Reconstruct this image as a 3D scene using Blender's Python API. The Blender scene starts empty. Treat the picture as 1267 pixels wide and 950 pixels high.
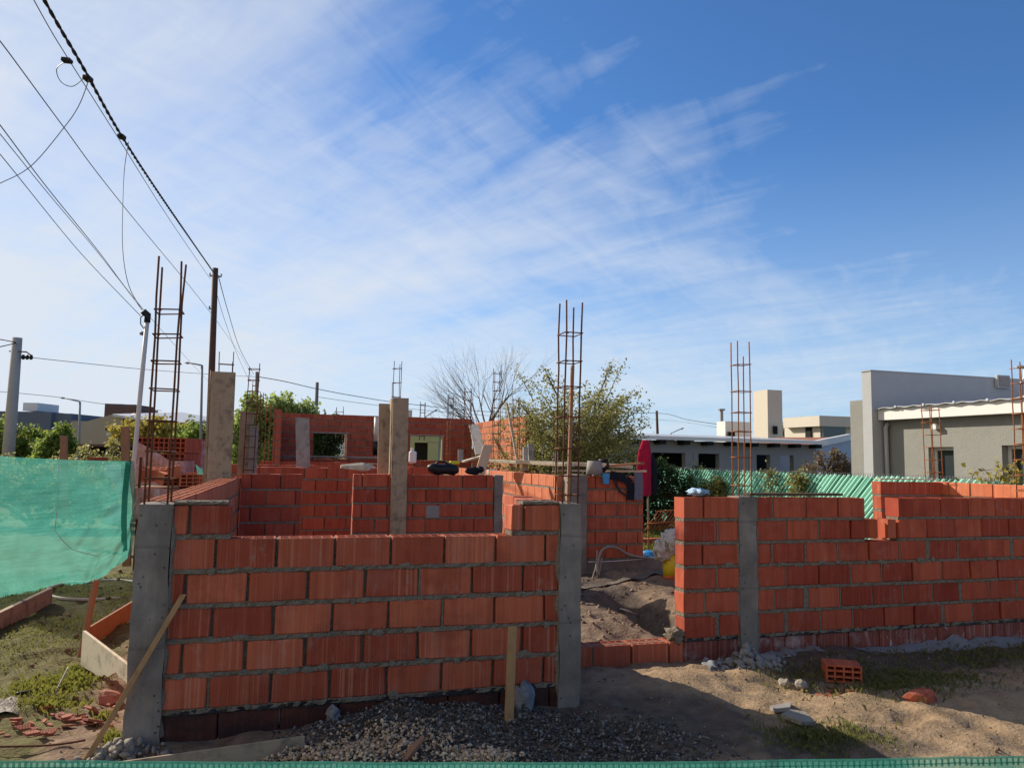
import bpy, math, random
import numpy as np
from mathutils import Vector, Matrix, noise
random.seed(7); RS = np.random.RandomState(11)
SC = bpy.context.scene; COL = SC.collection
R = math.radians
EYE = 1.68; PITCH = .0955; ROLL = .0176; FPX = 951.0; TH = .2991
# ------------------------------------------------------------------ survey helpers (photo measurements -> metres)
_F = Vector((0, math.cos(PITCH), math.sin(PITCH))); _U = Vector((0, -math.sin(PITCH), math.cos(PITCH))); _R = Vector((1, 0, 0))
CR = _R*math.cos(ROLL)+_U*math.sin(ROLL); CU = _U*math.cos(ROLL)-_R*math.sin(ROLL)
DU = Vector((math.cos(TH), math.sin(TH), 0)); DV = Vector((-math.sin(TH), math.cos(TH), 0)); UP = Vector((0, 0, 1))
CAM = Vector((0, 0, EYE))
def ray(px, py): return _F+CR*((px-633.5)/FPX)-CU*((py-475)/FPX)
def at(px, py, Y): r = ray(px, py); return CAM+r*(Y/r.y)
def gz(px, py, z=0.): r = ray(px, py); return CAM+r*((z-EYE)/r.z)
def pv(px, py, v): r = ray(px, py); return CAM+r*(v/r.dot(DV))
def pu(px, py, u): r = ray(px, py); return CAM+r*(u/r.dot(DU))
def W(u, v, z=0.): return DU*u+DV*v+UP*z
def uv_of(p): return p.dot(DU), p.dot(DV)
def V3(p): return Vector(p)
# ------------------------------------------------------------------ mesh builder
class MB:
    def __init__(s): s.v = []; s.f = []; s.uv = []; s.t = []
    def face(s, pts, uvs=None, tone=.5):
        i = len(s.v); s.v += [tuple(p) for p in pts]; n = len(pts); s.f.append(tuple(range(i, i+n)))
        s.uv += uvs if uvs else [(0, 0)]*n; s.t.append(tone)
    def box(s, o, ex, ey, ez, tone=.5, off=None):
        o = Vector(o); ex = Vector(ex); ey = Vector(ey); ez = Vector(ez)
        if off is None: off = (random.random()*50, random.random()*50)
        lx, ly, lz = ex.length, ey.length, ez.length; a, b = off
        def q(p, e1, e2, l1, l2): s.face([p, p+e1, p+e1+e2, p+e2], [(a, b), (a+l1, b), (a+l1, b+l2), (a, b+l2)], tone)
        q(o, ex, ez, lx, lz); q(o+ex, ey, ez, ly, lz); q(o+ex+ey, -ex, ez, lx, lz); q(o+ey, -ey, ez, ly, lz)
        q(o+ez, ex, ey, lx, ly); q(o+ey, ex, -ey, lx, ly)
    def cbox(s, o, ex, ey, ez, c=.006, tone=.5, jit=0.):
        """box with chamfered edges"""
        o = Vector(o); E = [Vector(ex), Vector(ey), Vector(ez)]; L = [e.length for e in E]; N = [e/l for e, l in zip(E, L)]
        a, b = random.random()*50, random.random()*50
        base = len(s.v); idx = {}
        jr = [[[Vector((random.uniform(-jit, jit), random.uniform(-jit, jit), random.uniform(-jit, jit))) for _ in (0, 1)] for _ in (0, 1)] for _ in (0, 1)]
        for i in (0, 1):
            for j in (0, 1):
                for k in (0, 1):
                    for ax in range(3):
                        p = o+jr[i][j][k]
                        for d, m in enumerate((i, j, k)):
                            x = L[d]*m
                            if d != ax: x += c if m == 0 else -c
                            p = p+N[d]*x
                        idx[(i, j, k, ax)] = len(s.v); s.v.append(tuple(p))
        ctr = o+sum((e*.5 for e in E), Vector())
        def add(ids, ax):
            pts = [Vector(s.v[t]) for t in ids]
            nrm = (pts[1]-pts[0]).cross(pts[2]-pts[1]); mid = sum(pts, Vector())/len(pts)
            if nrm.dot(mid-ctr) < 0: ids = ids[::-1]
            u_ax, v_ax = {0: (1, 2), 1: (0, 2), 2: (0, 1)}[ax]
            s.f.append(tuple(ids)); s.t.append(tone)
            for t in ids:
                d = Vector(s.v[t])-o; s.uv.append((a+d.dot(N[u_ax])+ax*3.1, b+d.dot(N[v_ax])))
        for ax in range(3):
            for m in (0, 1):
                def key(x, y):
                    t = [0, 0, 0]; t[ax] = m; o2 = [d for d in range(3) if d != ax]; t[o2[0]] = x; t[o2[1]] = y; return idx[(t[0], t[1], t[2], ax)]
                add([key(0, 0), key(1, 0), key(1, 1), key(0, 1)], ax)
        for ax in range(3):                         # edges run along ax
            o2 = [d for d in range(3) if d != ax]
            for x in (0, 1):
                for y in (0, 1):
                    def k2(m, face_ax):
                        t = [0, 0, 0]; t[ax] = m; t[o2[0]] = x; t[o2[1]] = y; return idx[(t[0], t[1], t[2], face_ax)]
                    add([k2(0, o2[0]), k2(1, o2[0]), k2(1, o2[1]), k2(0, o2[1])], o2[0])
        for i in (0, 1):
            for j in (0, 1):
                for k in (0, 1): add([idx[(i, j, k, 0)], idx[(i, j, k, 1)], idx[(i, j, k, 2)]], 0)
    def tube(s, pts, r, n=6, tone=.5, caps=True):
        pts = [Vector(p) for p in pts]; m = len(pts); rs = r if isinstance(r, (list, tuple)) else [r]*m
        rings = []; prev = None; dist = 0
        for i, p in enumerate(pts):
            t = (pts[min(i+1, m-1)]-pts[max(i-1, 0)])
            t = t.normalized() if t.length > 1e-9 else UP
            if prev is None: x = t.orthogonal().normalized()
            else:
                x = prev-t*prev.dot(t); x = x.normalized() if x.length > 1e-6 else t.orthogonal().normalized()
            prev = x; y = t.cross(x); b = len(s.v)
            for k in range(n):
                a = 2*math.pi*k/n; s.v.append(tuple(p+(x*math.cos(a)+y*math.sin(a))*rs[i]))
            if i: dist += (pts[i]-pts[i-1]).length
            rings.append((b, dist))
        for i in range(m-1):
            (b0, d0), (b1, d1) = rings[i], rings[i+1]
            for k in range(n):
                k2 = (k+1) % n; s.f.append((b0+k, b0+k2, b1+k2, b1+k)); s.t.append(tone)
                s.uv += [(k/n, d0), ((k+1)/n, d0), ((k+1)/n, d1), (k/n, d1)]
        if caps:
            s.f.append(tuple(rings[0][0]+k for k in range(n))[::-1]); s.uv += [(0, 0)]*n; s.t.append(tone)
            s.f.append(tuple(rings[-1][0]+k for k in range(n))); s.uv += [(0, 0)]*n; s.t.append(tone)
    def grid(s, P, tone=.5, uvs=None):
        """P[i][j] lattice of points"""
        b = len(s.v); n, m = len(P), len(P[0])
        for row in P: s.v += [tuple(p) for p in row]
        for i in range(n-1):
            for j in range(m-1):
                s.f.append((b+i*m+j, b+i*m+j+1, b+(i+1)*m+j+1, b+(i+1)*m+j)); s.t.append(tone)
                if uvs: s.uv += [uvs[i][j], uvs[i][j+1], uvs[i+1][j+1], uvs[i+1][j]]
                else: s.uv += [(j, i), (j+1, i), (j+1, i+1), (j, i+1)]
    def build(s, name, mat, parent=None, smooth=False):
        me = bpy.data.meshes.new(name); o0 = root_loc(parent)
        vs = np.array(s.v, dtype=np.float32).reshape(-1, 3)-np.array(o0, dtype=np.float32)
        me.from_pydata([tuple(x) for x in vs.tolist()], [], s.f)
        uvl = me.uv_layers.new(name='uv'); uvl.data.foreach_set('uv', np.array(s.uv, dtype=np.float32).ravel())
        at_ = me.attributes.new('tone', 'FLOAT', 'FACE'); at_.data.foreach_set('value', np.array(s.t, dtype=np.float32))
        if smooth: me.polygons.foreach_set('use_smooth', [True]*len(me.polygons))
        me.materials.append(mat); me.update()
        o = bpy.data.objects.new(name, me); COL.objects.link(o)
        if parent: o.parent = parent
        return o
def root_loc(p):
    l = Vector((0, 0, 0))
    while p: l = l+p.location; p = p.parent
    return l
def tri_mesh(name, verts, faces, tones, mat, parent=None, smooth=False):
    """fast numpy triangle mesh"""
    me = bpy.data.meshes.new(name); verts = np.asarray(verts, np.float32)-np.array(root_loc(parent), np.float32); faces = np.asarray(faces, np.int32)
    me.vertices.add(len(verts)); me.vertices.foreach_set('co', verts.ravel())
    k = faces.shape[1]
    me.loops.add(faces.size); me.loops.foreach_set('vertex_index', faces.ravel())
    me.polygons.add(len(faces)); me.polygons.foreach_set('loop_start', np.arange(0, faces.size, k, dtype=np.int32))
    me.update(calc_edges=True)
    a = me.attributes.new('tone', 'FLOAT', 'FACE'); a.data.foreach_set('value', np.asarray(tones, np.float32))
    if smooth: me.polygons.foreach_set('use_smooth', [True]*len(faces))
    me.materials.append(mat); me.validate()
    o = bpy.data.objects.new(name, me); COL.objects.link(o)
    if parent: o.parent = parent
    return o
def thing(name, label, cat, loc=(0, 0, 0), group=None):
    o = bpy.data.objects.new(name, None); COL.objects.link(o); o.location = loc; o.empty_display_size = .2
    o['label'] = label; o['category'] = cat
    if group: o['group'] = group
    return o
def tag(o, label, cat, group=None):
    o['label'] = label; o['category'] = cat
    if group: o['group'] = group
    return o
def kind(o, k, label=None, cat=None):
    o['kind'] = k
    if label: o['label'] = label
    if cat: o['category'] = cat
    return o
# ------------------------------------------------------------------ materials
class NT:
    def __init__(s, name):
        s.m = bpy.data.materials.new(name); s.m.use_nodes = True; s.n = s.m.node_tree.nodes; s.l = s.m.node_tree.links
        s.b = s.n['Principled BSDF']; s.out = s.n['Material Output']
    def new(s, t, **k):
        x = s.n.new(t)
        for a, b in k.items(): setattr(x, a, b)
        return x
    def link(s, a, b): s.l.new(a, b)
    def pos(s): return s.new('ShaderNodeNewGeometry').outputs['Position']
    def obj(s): return s.new('ShaderNodeTexCoord').outputs['Object']
    def uv(s): return s.new('ShaderNodeUVMap').outputs['UV']
    def attr(s, n): return s.new('ShaderNodeAttribute', attribute_name=n).outputs['Fac']
    def attrc(s, n): return s.new('ShaderNodeAttribute', attribute_name=n).outputs['Color']
    def mapp(s, vec, scale=(1, 1, 1), rot=(0, 0, 0), loc=(0, 0, 0)):
        x = s.new('ShaderNodeMapping'); x.inputs['Scale'].default_value = scale; x.inputs['Rotation'].default_value = rot; x.inputs['Location'].default_value = loc
        s.link(vec, x.inputs['Vector']); return x.outputs[0]
    def noise(s, vec, sc=5, det=4, rough=.55, dist=0.):
        x = s.new('ShaderNodeTexNoise'); x.inputs['Scale'].default_value = sc; x.inputs['Detail'].default_value = det; x.inputs['Roughness'].default_value = rough; x.inputs['Distortion'].default_value = dist
        s.link(vec, x.inputs['Vector']); return x.outputs['Fac']
    def voro(s, vec, sc=5, feat='F1', out='Distance'):
        x = s.new('ShaderNodeTexVoronoi', feature=feat); x.inputs['Scale'].default_value = sc; s.link(vec, x.inputs['Vector']); return x.outputs[out]
    def ramp(s, fac, stops):
        x = s.new('ShaderNodeValToRGB'); e = x.color_ramp.elements
        while len(e) < len(stops): e.new(.5)
        for el, (p, c) in zip(e, stops):
            el.position = p; el.color = (*c, 1) if not isinstance(c, float) else (c, c, c, 1)
        s.link(fac, x.inputs[0]); return x.outputs[0]
    def math(s, op, a, b=0., c=None, clamp=False):
        x = s.new('ShaderNodeMath', operation=op, use_clamp=clamp)
        for i, v in enumerate((a, b, c)):
            if v is None: continue
            if isinstance(v, (int, float)): x.inputs[i].default_value = v
            else: s.link(v, x.inputs[i])
        return x.outputs[0]
    def mix(s, fac, a, b, mode='MIX'):
        x = s.new('ShaderNodeMix', data_type='RGBA', blend_type=mode)
        for i, v in ((0, fac), (6, a), (7, b)):
            if isinstance(v, (int, float)): x.inputs[i].default_value = v
            elif isinstance(v, tuple): x.inputs[i].default_value = (*v, 1)
            else: s.link(v, x.inputs[i])
        return x.outputs[2]
    def bump(s, h, strength=.4, dist=.01, prev=None):
        x = s.new('ShaderNodeBump'); x.inputs['Strength'].default_value = strength; x.inputs['Distance'].default_value = dist
        s.link(h, x.inputs['Height'])
        if prev: s.link(prev, x.inputs['Normal'])
        return x.outputs[0]
    def fin(s, col, rough=.8, normal=None, spec=.3, metal=0.):
        if isinstance(col, tuple): s.b.inputs['Base Color'].default_value = (*col, 1)
        else: s.link(col, s.b.inputs['Base Color'])
        if isinstance(rough, (int, float)): s.b.inputs['Roughness'].default_value = rough
        else: s.link(rough, s.b.inputs['Roughness'])
        s.b.inputs['Specular IOR Level'].default_value = spec; s.b.inputs['Metallic'].default_value = metal
        if normal: s.link(normal, s.b.inputs['Normal'])
        return s.m
def sc3(c, k): return tuple(min(1, x*k) for x in c)
def plain(name, c, rough=.75, var=.25, sc=6, bump=.2, bd=.004, spec=.3, metal=0., fine=60):
    t = NT(name); p = t.pos(); n = t.noise(p, sc, 5, .6); n2 = t.noise(p, fine, 3, .6)
    col = t.mix(n, sc3(c, 1-var), sc3(c, 1+var)); col = t.mix(t.math('MULTIPLY', n2, .5), col, sc3(c, 1-var*.8))
    h = t.math('ADD', n2, n)
    return t.fin(col, rough, t.bump(h, bump, bd) if bump else None, spec, metal)
def brick_mat(name, lo, hi, streak, dust, dustc=(.42, .36, .32), dark=1., tar=0., ribs=1., streaks=1.):
    t = NT(name); uv = t.uv(); pos = t.pos(); tone = t.attr('tone')
    own = t.math('FRACT', t.math('MULTIPLY', tone, 7.31)); own2 = t.math('FRACT', t.math('MULTIPLY', tone, 23.7))
    base = t.mix(tone, sc3(lo, dark), sc3(hi, dark))
    st2 = t.noise(t.mapp(uv, (15, .35, 1)), 1, 2, .5)                    # broad darker and lighter bands up the face
    base = t.mix(t.math('MULTIPLY', t.ramp(st2, [(.34, 1.), (.56, 0.)]), .36), base, sc3(lo, dark*.74))
    st = t.noise(t.mapp(uv, (46, .45, 1)), 1, 2, .6)                     # pale comb streaks, strong on some blocks only
    amt = t.math('MULTIPLY', t.ramp(st, [(.53, 0.), (.64, 1.)]), t.math('MULTIPLY_ADD', own, .55*streaks, .12*streaks))
    base = t.mix(amt, base, sc3(streak, dark))
    base = t.mix(t.math('MULTIPLY', t.ramp(t.noise(t.mapp(uv, (150, 1.5, 1)), 1, 2, .6), [(.35, 1.), (.6, 0.)]), .16), base, sc3(lo, dark*.6))
    sp = t.noise(t.mapp(uv, (15, 6, 1)), 1, 5, .72)
    base = t.mix(t.math('MULTIPLY', t.math('MULTIPLY', t.ramp(sp, [(.56, 0.), (.74, 1.)]), own2), dust*1.5, None, True), base, dustc)
    cl = t.noise(pos, 3.1, 6, .7); base = t.mix(t.math('MULTIPLY', t.ramp(cl, [(.52, 0.), (.8, 1.)]), dust*.55), base, dustc)
    base = t.mix(t.math('MULTIPLY', t.ramp(t.noise(pos, 4.4, 5, .65), [(.3, 1.), (.5, 0.)]), .38), base, sc3(lo, dark*.55))
    if tar: base = t.mix(t.math('MULTIPLY', t.ramp(t.noise(t.mapp(pos, (3, 3, 9)), 1, 5, .6), [(.35, 1.), (.75, .2)]), tar), base, (.02, .019, .02))
    rib = t.new('ShaderNodeTexWave', wave_type='BANDS', bands_direction='X'); rib.inputs['Scale'].default_value = 22; rib.inputs['Distortion'].default_value = .4; t.link(uv, rib.inputs[0])
    h = t.math('ADD', t.math('MULTIPLY', rib.outputs['Fac'], .5*ribs), t.math('MULTIPLY', st, .5)); h = t.math('ADD', h, t.math('MULTIPLY', t.noise(uv, 90, 4, .7), .5))
    return t.fin(base, .85, t.bump(h, .55, .004), .22)
def wood_mat(name, c, c2, sc=1., stain=.0, stainc=(.12, .1, .08)):
    t = NT(name); p = t.uv(); o = t.pos()
    g = t.noise(t.mapp(p, (2.2*sc, 55*sc, 1)), 1, 4, .6, .6); g2 = t.noise(t.mapp(p, (1.1*sc, 16*sc, 1)), 1, 3, .6, 1.2)
    col = t.mix(g, c, c2); col = t.mix(t.math('MULTIPLY', g2, .5), col, sc3(c, .62))
    col = t.mix(t.math('MULTIPLY', t.ramp(t.noise(o, 9, 5, .65), [(.48, 0.), (.66, 1.)]), stain), col, stainc)
    kn = t.voro(t.mapp(p, (1.6, 9, 1)), 1); col = t.mix(t.ramp(kn, [(.05, .75), (.16, 0.)]), col, sc3(c, .3))
    return t.fin(col, .82, t.bump(t.math('ADD', g, g2), .35, .003), .2)
M = {}
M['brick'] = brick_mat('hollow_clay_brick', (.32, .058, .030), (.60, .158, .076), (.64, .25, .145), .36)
M['brick_sunlit'] = brick_mat('hollow_clay_brick_sunlit', (.46, .125, .055), (.62, .20, .098), (.72, .30, .17), .25)  # brick copy lightened and yellowed in colour for walls in sun
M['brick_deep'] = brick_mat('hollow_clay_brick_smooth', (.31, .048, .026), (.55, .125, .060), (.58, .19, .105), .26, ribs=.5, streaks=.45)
M['brick_far'] = brick_mat('hollow_clay_brick_far', (.34, .075, .04), (.48, .12, .065), (.5, .2, .12), .25)
M['brick_tar'] = brick_mat('brick_under_tar', (.2, .055, .035), (.27, .075, .045), (.3, .14, .1), .25, dark=.75, tar=.85)
M['brick_salt'] = brick_mat('brick_with_white_salts', (.27, .07, .05), (.36, .1, .065), (.55, .42, .37), 2.2, (.55, .47, .45), tar=.22)
M['mortar'] = plain('lime_mortar', (.29, .245, .185), .95, .6, 34, 1., .02, .15, fine=75)
M['tar'] = plain('bitumen_band', (.03, .029, .03), .55, .5, 30, .9, .01, .4, fine=90)
M['slop'] = plain('bluish_mortar_droppings', (.25, .255, .27), .95, .3, 12, .8, .012, .15, fine=80)
def concrete_mat():
    t = NT('cast_concrete'); p = t.pos(); n = t.noise(p, 3.2, 6, .62); v = t.noise(t.mapp(p, (38, 38, 2.2)), 1, 3, .6)
    col = t.ramp(n, [(.25, (.12, .10, .085)), (.5, (.225, .195, .165)), (.75, (.38, .335, .285))]); col = t.mix(t.math('MULTIPLY', v, .35), col, (.2, .19, .175))
    wet = t.noise(t.mapp(p, (2.2, 2.2, .7)), 1.7, 4, .6); col = t.mix(t.math('MULTIPLY', t.ramp(wet, [(.5, 0.), (.66, 1.)]), .45), col, (.115, .10, .085)); pit = t.voro(p, 17); col = t.mix(t.ramp(pit, [(.08, .8), (.13, 0.)]), col, (.08, .075, .07))
    seam = t.new('ShaderNodeTexWave', wave_type='BANDS', bands_direction='Z', wave_profile='SAW'); seam.inputs['Scale'].default_value = .55; seam.inputs['Distortion'].default_value = .8; t.link(p, seam.inputs[0]); col = t.mix(t.math('MULTIPLY', t.ramp(seam.outputs['Fac'], [(.0, 1.), (.05, 0.)]), .45), col, (.1, .09, .08)); h = t.math('ADD', n, t.math('ADD', t.math('MULTIPLY', v, 1.1), t.ramp(pit, [(.06, 0.), (.16, 1.)])))
    return t.fin(col, .88, t.bump(h, .8, .010), .25)
M['concrete'] = concrete_mat()
M['concrete_pale'] = plain('pale_concrete', (.45, .42, .37), .9, .2, 4, .3, .006)
M['rust'] = plain('rusty_rebar', (.165, .062, .033), .85, .5, 40, .6, .002, .25, fine=300)
M['rust_hot'] = plain('bright_rusty_rebar', (.33, .125, .05), .85, .4, 40, .6, .002, .25, fine=300)
M['steel_blue'] = plain('pale_blue_grey_rebar', (.2, .24, .29), .7, .3, 20, .2, .002)
M['cem_bar'] = plain('cement_splashed_rebar', (.36, .31, .27), .9, .4, 30, .8, .003, .15, fine=200)
M['wood'] = wood_mat('pine_board', (.55, .40, .25), (.66, .5, .33))
M['wood_pale'] = wood_mat('bleached_board', (.62, .54, .39), (.72, .65, .5), stain=.55, stainc=(.2, .17, .11))
M['wood_old'] = wood_mat('weathered_form_board', (.38, .285, .185), (.52, .41, .28), stain=.85, stainc=(.19, .15, .11))
M['wood_grey'] = wood_mat('grey_form_board', (.33, .31, .28), (.45, .42, .38), stain=.6, stainc=(.14, .13, .12))
M['wood_stake'] = wood_mat('brown_stake_wood', (.42, .24, .11), (.54, .34, .17), stain=.35, stainc=(.16, .09, .05))
M['wood_red'] = wood_mat('reddish_board', (.34, .165, .09), (.45, .235, .135), stain=.35, stainc=(.2, .11, .08))
M['wood_dark'] = wood_mat('creosoted_pole', (.1, .055, .038), (.14, .08, .055))
M['pole_grey'] = wood_mat('grey_wood_pole', (.2, .17, .14), (.27, .23, .19))
def mesh_mat(name, c1, c2, trans=.18, period=(300, 300)):
    t = NT(name); uv = t.uv(); p = t.pos()
    hz = t.noise(t.mapp(uv, (1.2, 26, 1)), 1, 4, .6); big = t.noise(p, 1.6, 4, .55)
    col = t.mix(t.ramp(hz, [(.35, 0.), (.7, 1.)]), c1, c2); col = t.mix(t.math('MULTIPLY', t.ramp(big, [(.4, 0.), (.75, 1.)]), .5), col, sc3(c2, 1.12))
    t.fin(col, .6, t.bump(hz, .15, .004), .3)
    tr = t.new('ShaderNodeBsdfTranslucent'); t.link(col, tr.inputs[0]); tp = t.new('ShaderNodeBsdfTransparent')
    m1 = t.new('ShaderNodeMixShader'); m1.inputs[0].default_value = .72; t.link(t.b.outputs[0], m1.inputs[1]); t.link(tr.outputs[0], m1.inputs[2])
    m2 = t.new('ShaderNodeMixShader'); t.link(m1.outputs[0], m2.inputs[1]); t.link(tp.outputs[0], m2.inputs[2])
    w = t.noise(t.mapp(uv, (period[0], period[1], 1)), 1, 1, .5)
    t.link(t.ramp(w, [(.5-trans*.5, 0.), (.62, trans*1.6)]), m2.inputs[0])
    t.link(m2.outputs[0], t.out.inputs[0]); return t.m
M['mesh'] = mesh_mat('green_shade_mesh', (.045, .27, .22), (.105, .39, .33), .36)
M['mesh_front'] = mesh_mat('green_knitted_mesh', (.05, .28, .22), (.11, .40, .33), .40)
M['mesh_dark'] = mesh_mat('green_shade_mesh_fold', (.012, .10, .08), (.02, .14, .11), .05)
M['slat'] = plain('green_fence_slat', (.25, .62, .48), .6, .35, 1.3, .1)
M['slat_dark'] = plain('green_fence_backing', (.13, .42, .31), .7, .3, 5, .1)
def leaf_mat(name, lo, hi, trans=.46):
    t = NT(name); tone = t.attr('tone'); col = t.mix(tone, lo, hi); t.fin(col, .55, None, .3)
    tr = t.new('ShaderNodeBsdfTranslucent'); t.link(t.mix(.5, col, sc3(hi, 1.3)), tr.inputs[0]); mx = t.new('ShaderNodeMixShader'); mx.inputs[0].default_value = trans
    t.link(t.b.outputs[0], mx.inputs[1]); t.link(tr.outputs[0], mx.inputs[2]); t.link(mx.outputs[0], t.out.inputs[0]); return t.m
M['leaf_olive'] = leaf_mat('olive_leaves', (.13, .135, .04), (.33, .31, .11))
M['leaf_green'] = leaf_mat('fresh_green_leaves', (.085, .135, .025), (.28, .36, .075))
M['leaf_willow'] = leaf_mat('willow_leaves', (.12, .185, .045), (.36, .44, .14))
M['leaf_dark'] = leaf_mat('dark_hedge_leaves', (.022, .045, .015), (.075, .11, .035))
M['leaf_yellow'] = leaf_mat('yellowing_leaves', (.19, .175, .035), (.44, .36, .075))
M['leaf_dry'] = leaf_mat('dry_creeper_leaves', (.09, .06, .04), (.2, .15, .09))
M['grass_dry'] = leaf_mat('tired_lawn_blades', (.105, .105, .035), (.19, .195, .06))
M['grass_green'] = leaf_mat('fresh_grass_blades', (.10, .115, .022), (.21, .215, .045))
M['bark'] = plain('bark', (.13, .1, .075), .9, .4, 12, .6, .01)
M['bark_pale'] = plain('grey_twigs', (.17, .145, .12), .9, .3, 12, .3, .005)
M['white'] = plain('white_paint', (.74, .73, .7), .6, .07, 3, .08)
M['stucco'] = plain('grey_green_stucco', (.285, .285, .26), .95, .16, 3.0, .9, .012, .15, fine=45)
M['stucco_shade'] = plain('grey_stucco_shade', (.43, .44, .45), .95, .12, 3, .6, .008, .15, fine=45)  # stucco copy lifted and blued for the parapet's shaded, skylit face
M['cream'] = plain('cream_render', (.60, .55, .46), .85, .08, 1.2, .1)
M['beige'] = plain('beige_render', (.42, .36, .27), .9, .14, .8, .15)
M['slate'] = plain('slate_blue_render', (.13, .15, .19), .85, .12, 1, .1)
M['pale_blue'] = plain('pale_blue_render', (.42, .48, .56), .85, .08, 1, .1)
M['choc'] = plain('brown_brick_render', (.17, .095, .075), .9, .2, 2, .2)
M['grey_wall'] = plain('grey_block_wall', (.27, .275, .28), .9, .15, 1.5, .2)
M['lime'] = plain('yellow_green_render', (.52, .53, .26), .85, .1, 1.2, .1)
M['terra'] = plain('terracotta_tiles', (.36, .15, .085), .85, .3, 9, .6, .02)
M['sheet'] = plain('galvanised_sheet', (.55, .56, .57), .45, .12, 4, .1, metal=.3)
M['dark'] = plain('dark_opening', (.012, .012, .013), .9, .3, 2, 0)
M['glass'] = NT('window_glass').fin((.035, .045, .05), .06, None, .6)
M['curtain'] = plain('pale_blind', (.5, .48, .38), .8, .08, 3, .1)
M['black'] = plain('black_plastic', (.014, .014, .015), .45, .3, 10, .1)
M['pvc'] = plain('white_pipe', (.62, .6, .56), .5, .1, 6, .1)
M['galv'] = plain('galvanised_post', (.27, .285, .30), .6, .1, 8, .05)
M['cable'] = plain('overhead_cable', (.02, .02, .022), .6, .2, 10, 0)
M['cable_grey'] = plain('grey_overhead_wire', (.19, .20, .22), .6, .2, 10, 0)
M['red_cloth'] = plain('crimson_fabric', (.46, .016, .055), .85, .3, 9, .5, .01, .15)
M['dark_cloth'] = plain('navy_fabric', (.018, .02, .03), .9, .3, 9, .4, .01, .15)
M['blue'] = plain('blue_plastic', (.06, .3, .62), .4, .12, 9, .1)
M['blue_film'] = plain('pale_blue_film', (.38, .56, .75), .4, .15, 14, .7, .02)
M['dirty_film'] = plain('dirty_plastic_film', (.15, .125, .095), .6, .35, 9, .8, .02)
M['white_film'] = plain('white_plastic_film', (.62, .59, .53), .5, .2, 12, .8, .02)
M['yellow'] = plain('yellow_plastic', (.72, .58, .03), .45, .12, 6, .1)
M['orange'] = plain('orange_red_plastic', (.55, .12, .03), .5, .15, 8, .1)
M['hose'] = plain('cream_hose', (.55, .48, .37), .6, .15, 10, .1)
M['stone'] = plain('pale_stone', (.30, .265, .215), .9, .25, 18, .6, .01)
M['slab'] = plain('grey_slab_fragment', (.30, .28, .255), .9, .25, 15, .5, .006)
M['shard'] = brick_mat('broken_tile_face', (.27, .085, .05), (.46, .175, .11), (.5, .25, .17), .6)
def film_wrap():
    t = NT('pink_shrink_wrap'); p = t.pos(); n = t.noise(t.mapp(p, (3, 3, 1.2)), 2.5, 5, .6, 1.2)
    col = t.ramp(n, [(.3, (.33, .11, .085)), (.52, (.46, .24, .22)), (.72, (.58, .45, .47))]); return t.fin(col, .35, t.bump(n, .9, .05), .5)
M['wrap'] = film_wrap()
def gravel_mat():
    t = NT('crushed_gravel'); tone = t.attr('tone'); p = t.pos()
    col = t.ramp(tone, [(0., (.035, .032, .03)), (.5, (.09, .083, .076)), (.82, (.19, .178, .16)), (1., (.36, .34, .31))])
    return t.fin(t.mix(t.math('MULTIPLY', t.noise(p, 120, 2), .5), col, (.06, .058, .055)), .9, None, .2)
M['gravel'] = gravel_mat()
t_ = NT('sun_toned_pebbles'); M['pebble'] = t_.fin(t_.ramp(t_.attr('tone'), [(0., (.28, .18, .10)), (.5, (.55, .39, .24)), (1., (.75, .58, .40))]), .9, None, .2)  # tan stones, their colour brightened as if sun fell on them
t_ = NT('soil_lumps'); M['clod'] = t_.fin(t_.ramp(t_.attr('tone'), [(0., (.11, .078, .052)), (.5, (.20, .145, .10)), (1., (.34, .26, .18))]), .95, None, .1)
t_ = NT('plaid_cloth'); w1 = t_.new('ShaderNodeTexChecker'); w1.inputs['Scale'].default_value = 58; t_.link(t_.pos(), w1.inputs[0]); w1.inputs[1].default_value = (.09, .10, .14, 1); w1.inputs[2].default_value = (.22, .24, .3, 1); M['plaid'] = t_.fin(w1.outputs[0], .9)
# ------------------------------------------------------------------ camera, sun, sky
cam = bpy.data.cameras.new('camera'); cam.sensor_width = 36; cam.sensor_fit = 'HORIZONTAL'; cam.lens = FPX/1267*36; cam.clip_start = .05; cam.clip_end = 3000
co = bpy.data.objects.new('camera', cam); COL.objects.link(co)
m = Matrix((CR, CU, -_F)).transposed().to_4x4(); m.translation = CAM; co.matrix_world = m; SC.camera = co
SUN_EL = R(29.5); hs = (-DU*.595+DV*.804).normalized(); SUNV = (hs*math.cos(SUN_EL)+UP*math.sin(SUN_EL)).normalized()
sl = bpy.data.lights.new('sun', 'SUN'); sl.energy = 5.0; sl.angle = R(.5); sl.color = (1, .89, .74)
so = bpy.data.objects.new('sun', sl); COL.objects.link(so); so.rotation_euler = SUNV.to_track_quat('Z', 'Y').to_euler(); so.location = (0, 0, 30)
wd = bpy.data.worlds.new('World'); SC.world = wd; wd.use_nodes = True; wt = wd.node_tree; wn = wt.nodes; wl = wt.links
bg = wn['Background']
sky = wn.new('ShaderNodeTexSky'); sky.sky_type = 'NISHITA'; sky.sun_disc = False; sky.sun_elevation = SUN_EL; sky.sun_rotation = math.atan2(hs.x, hs.y); sky.air_density = 1.0; sky.dust_density = .15; sky.ozone_density = 3.0; sky.altitude = 400
def wnode(t, **k):
    x = wn.new(t)
    for a, b in k.items(): setattr(x, a, b)
    return x
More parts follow.
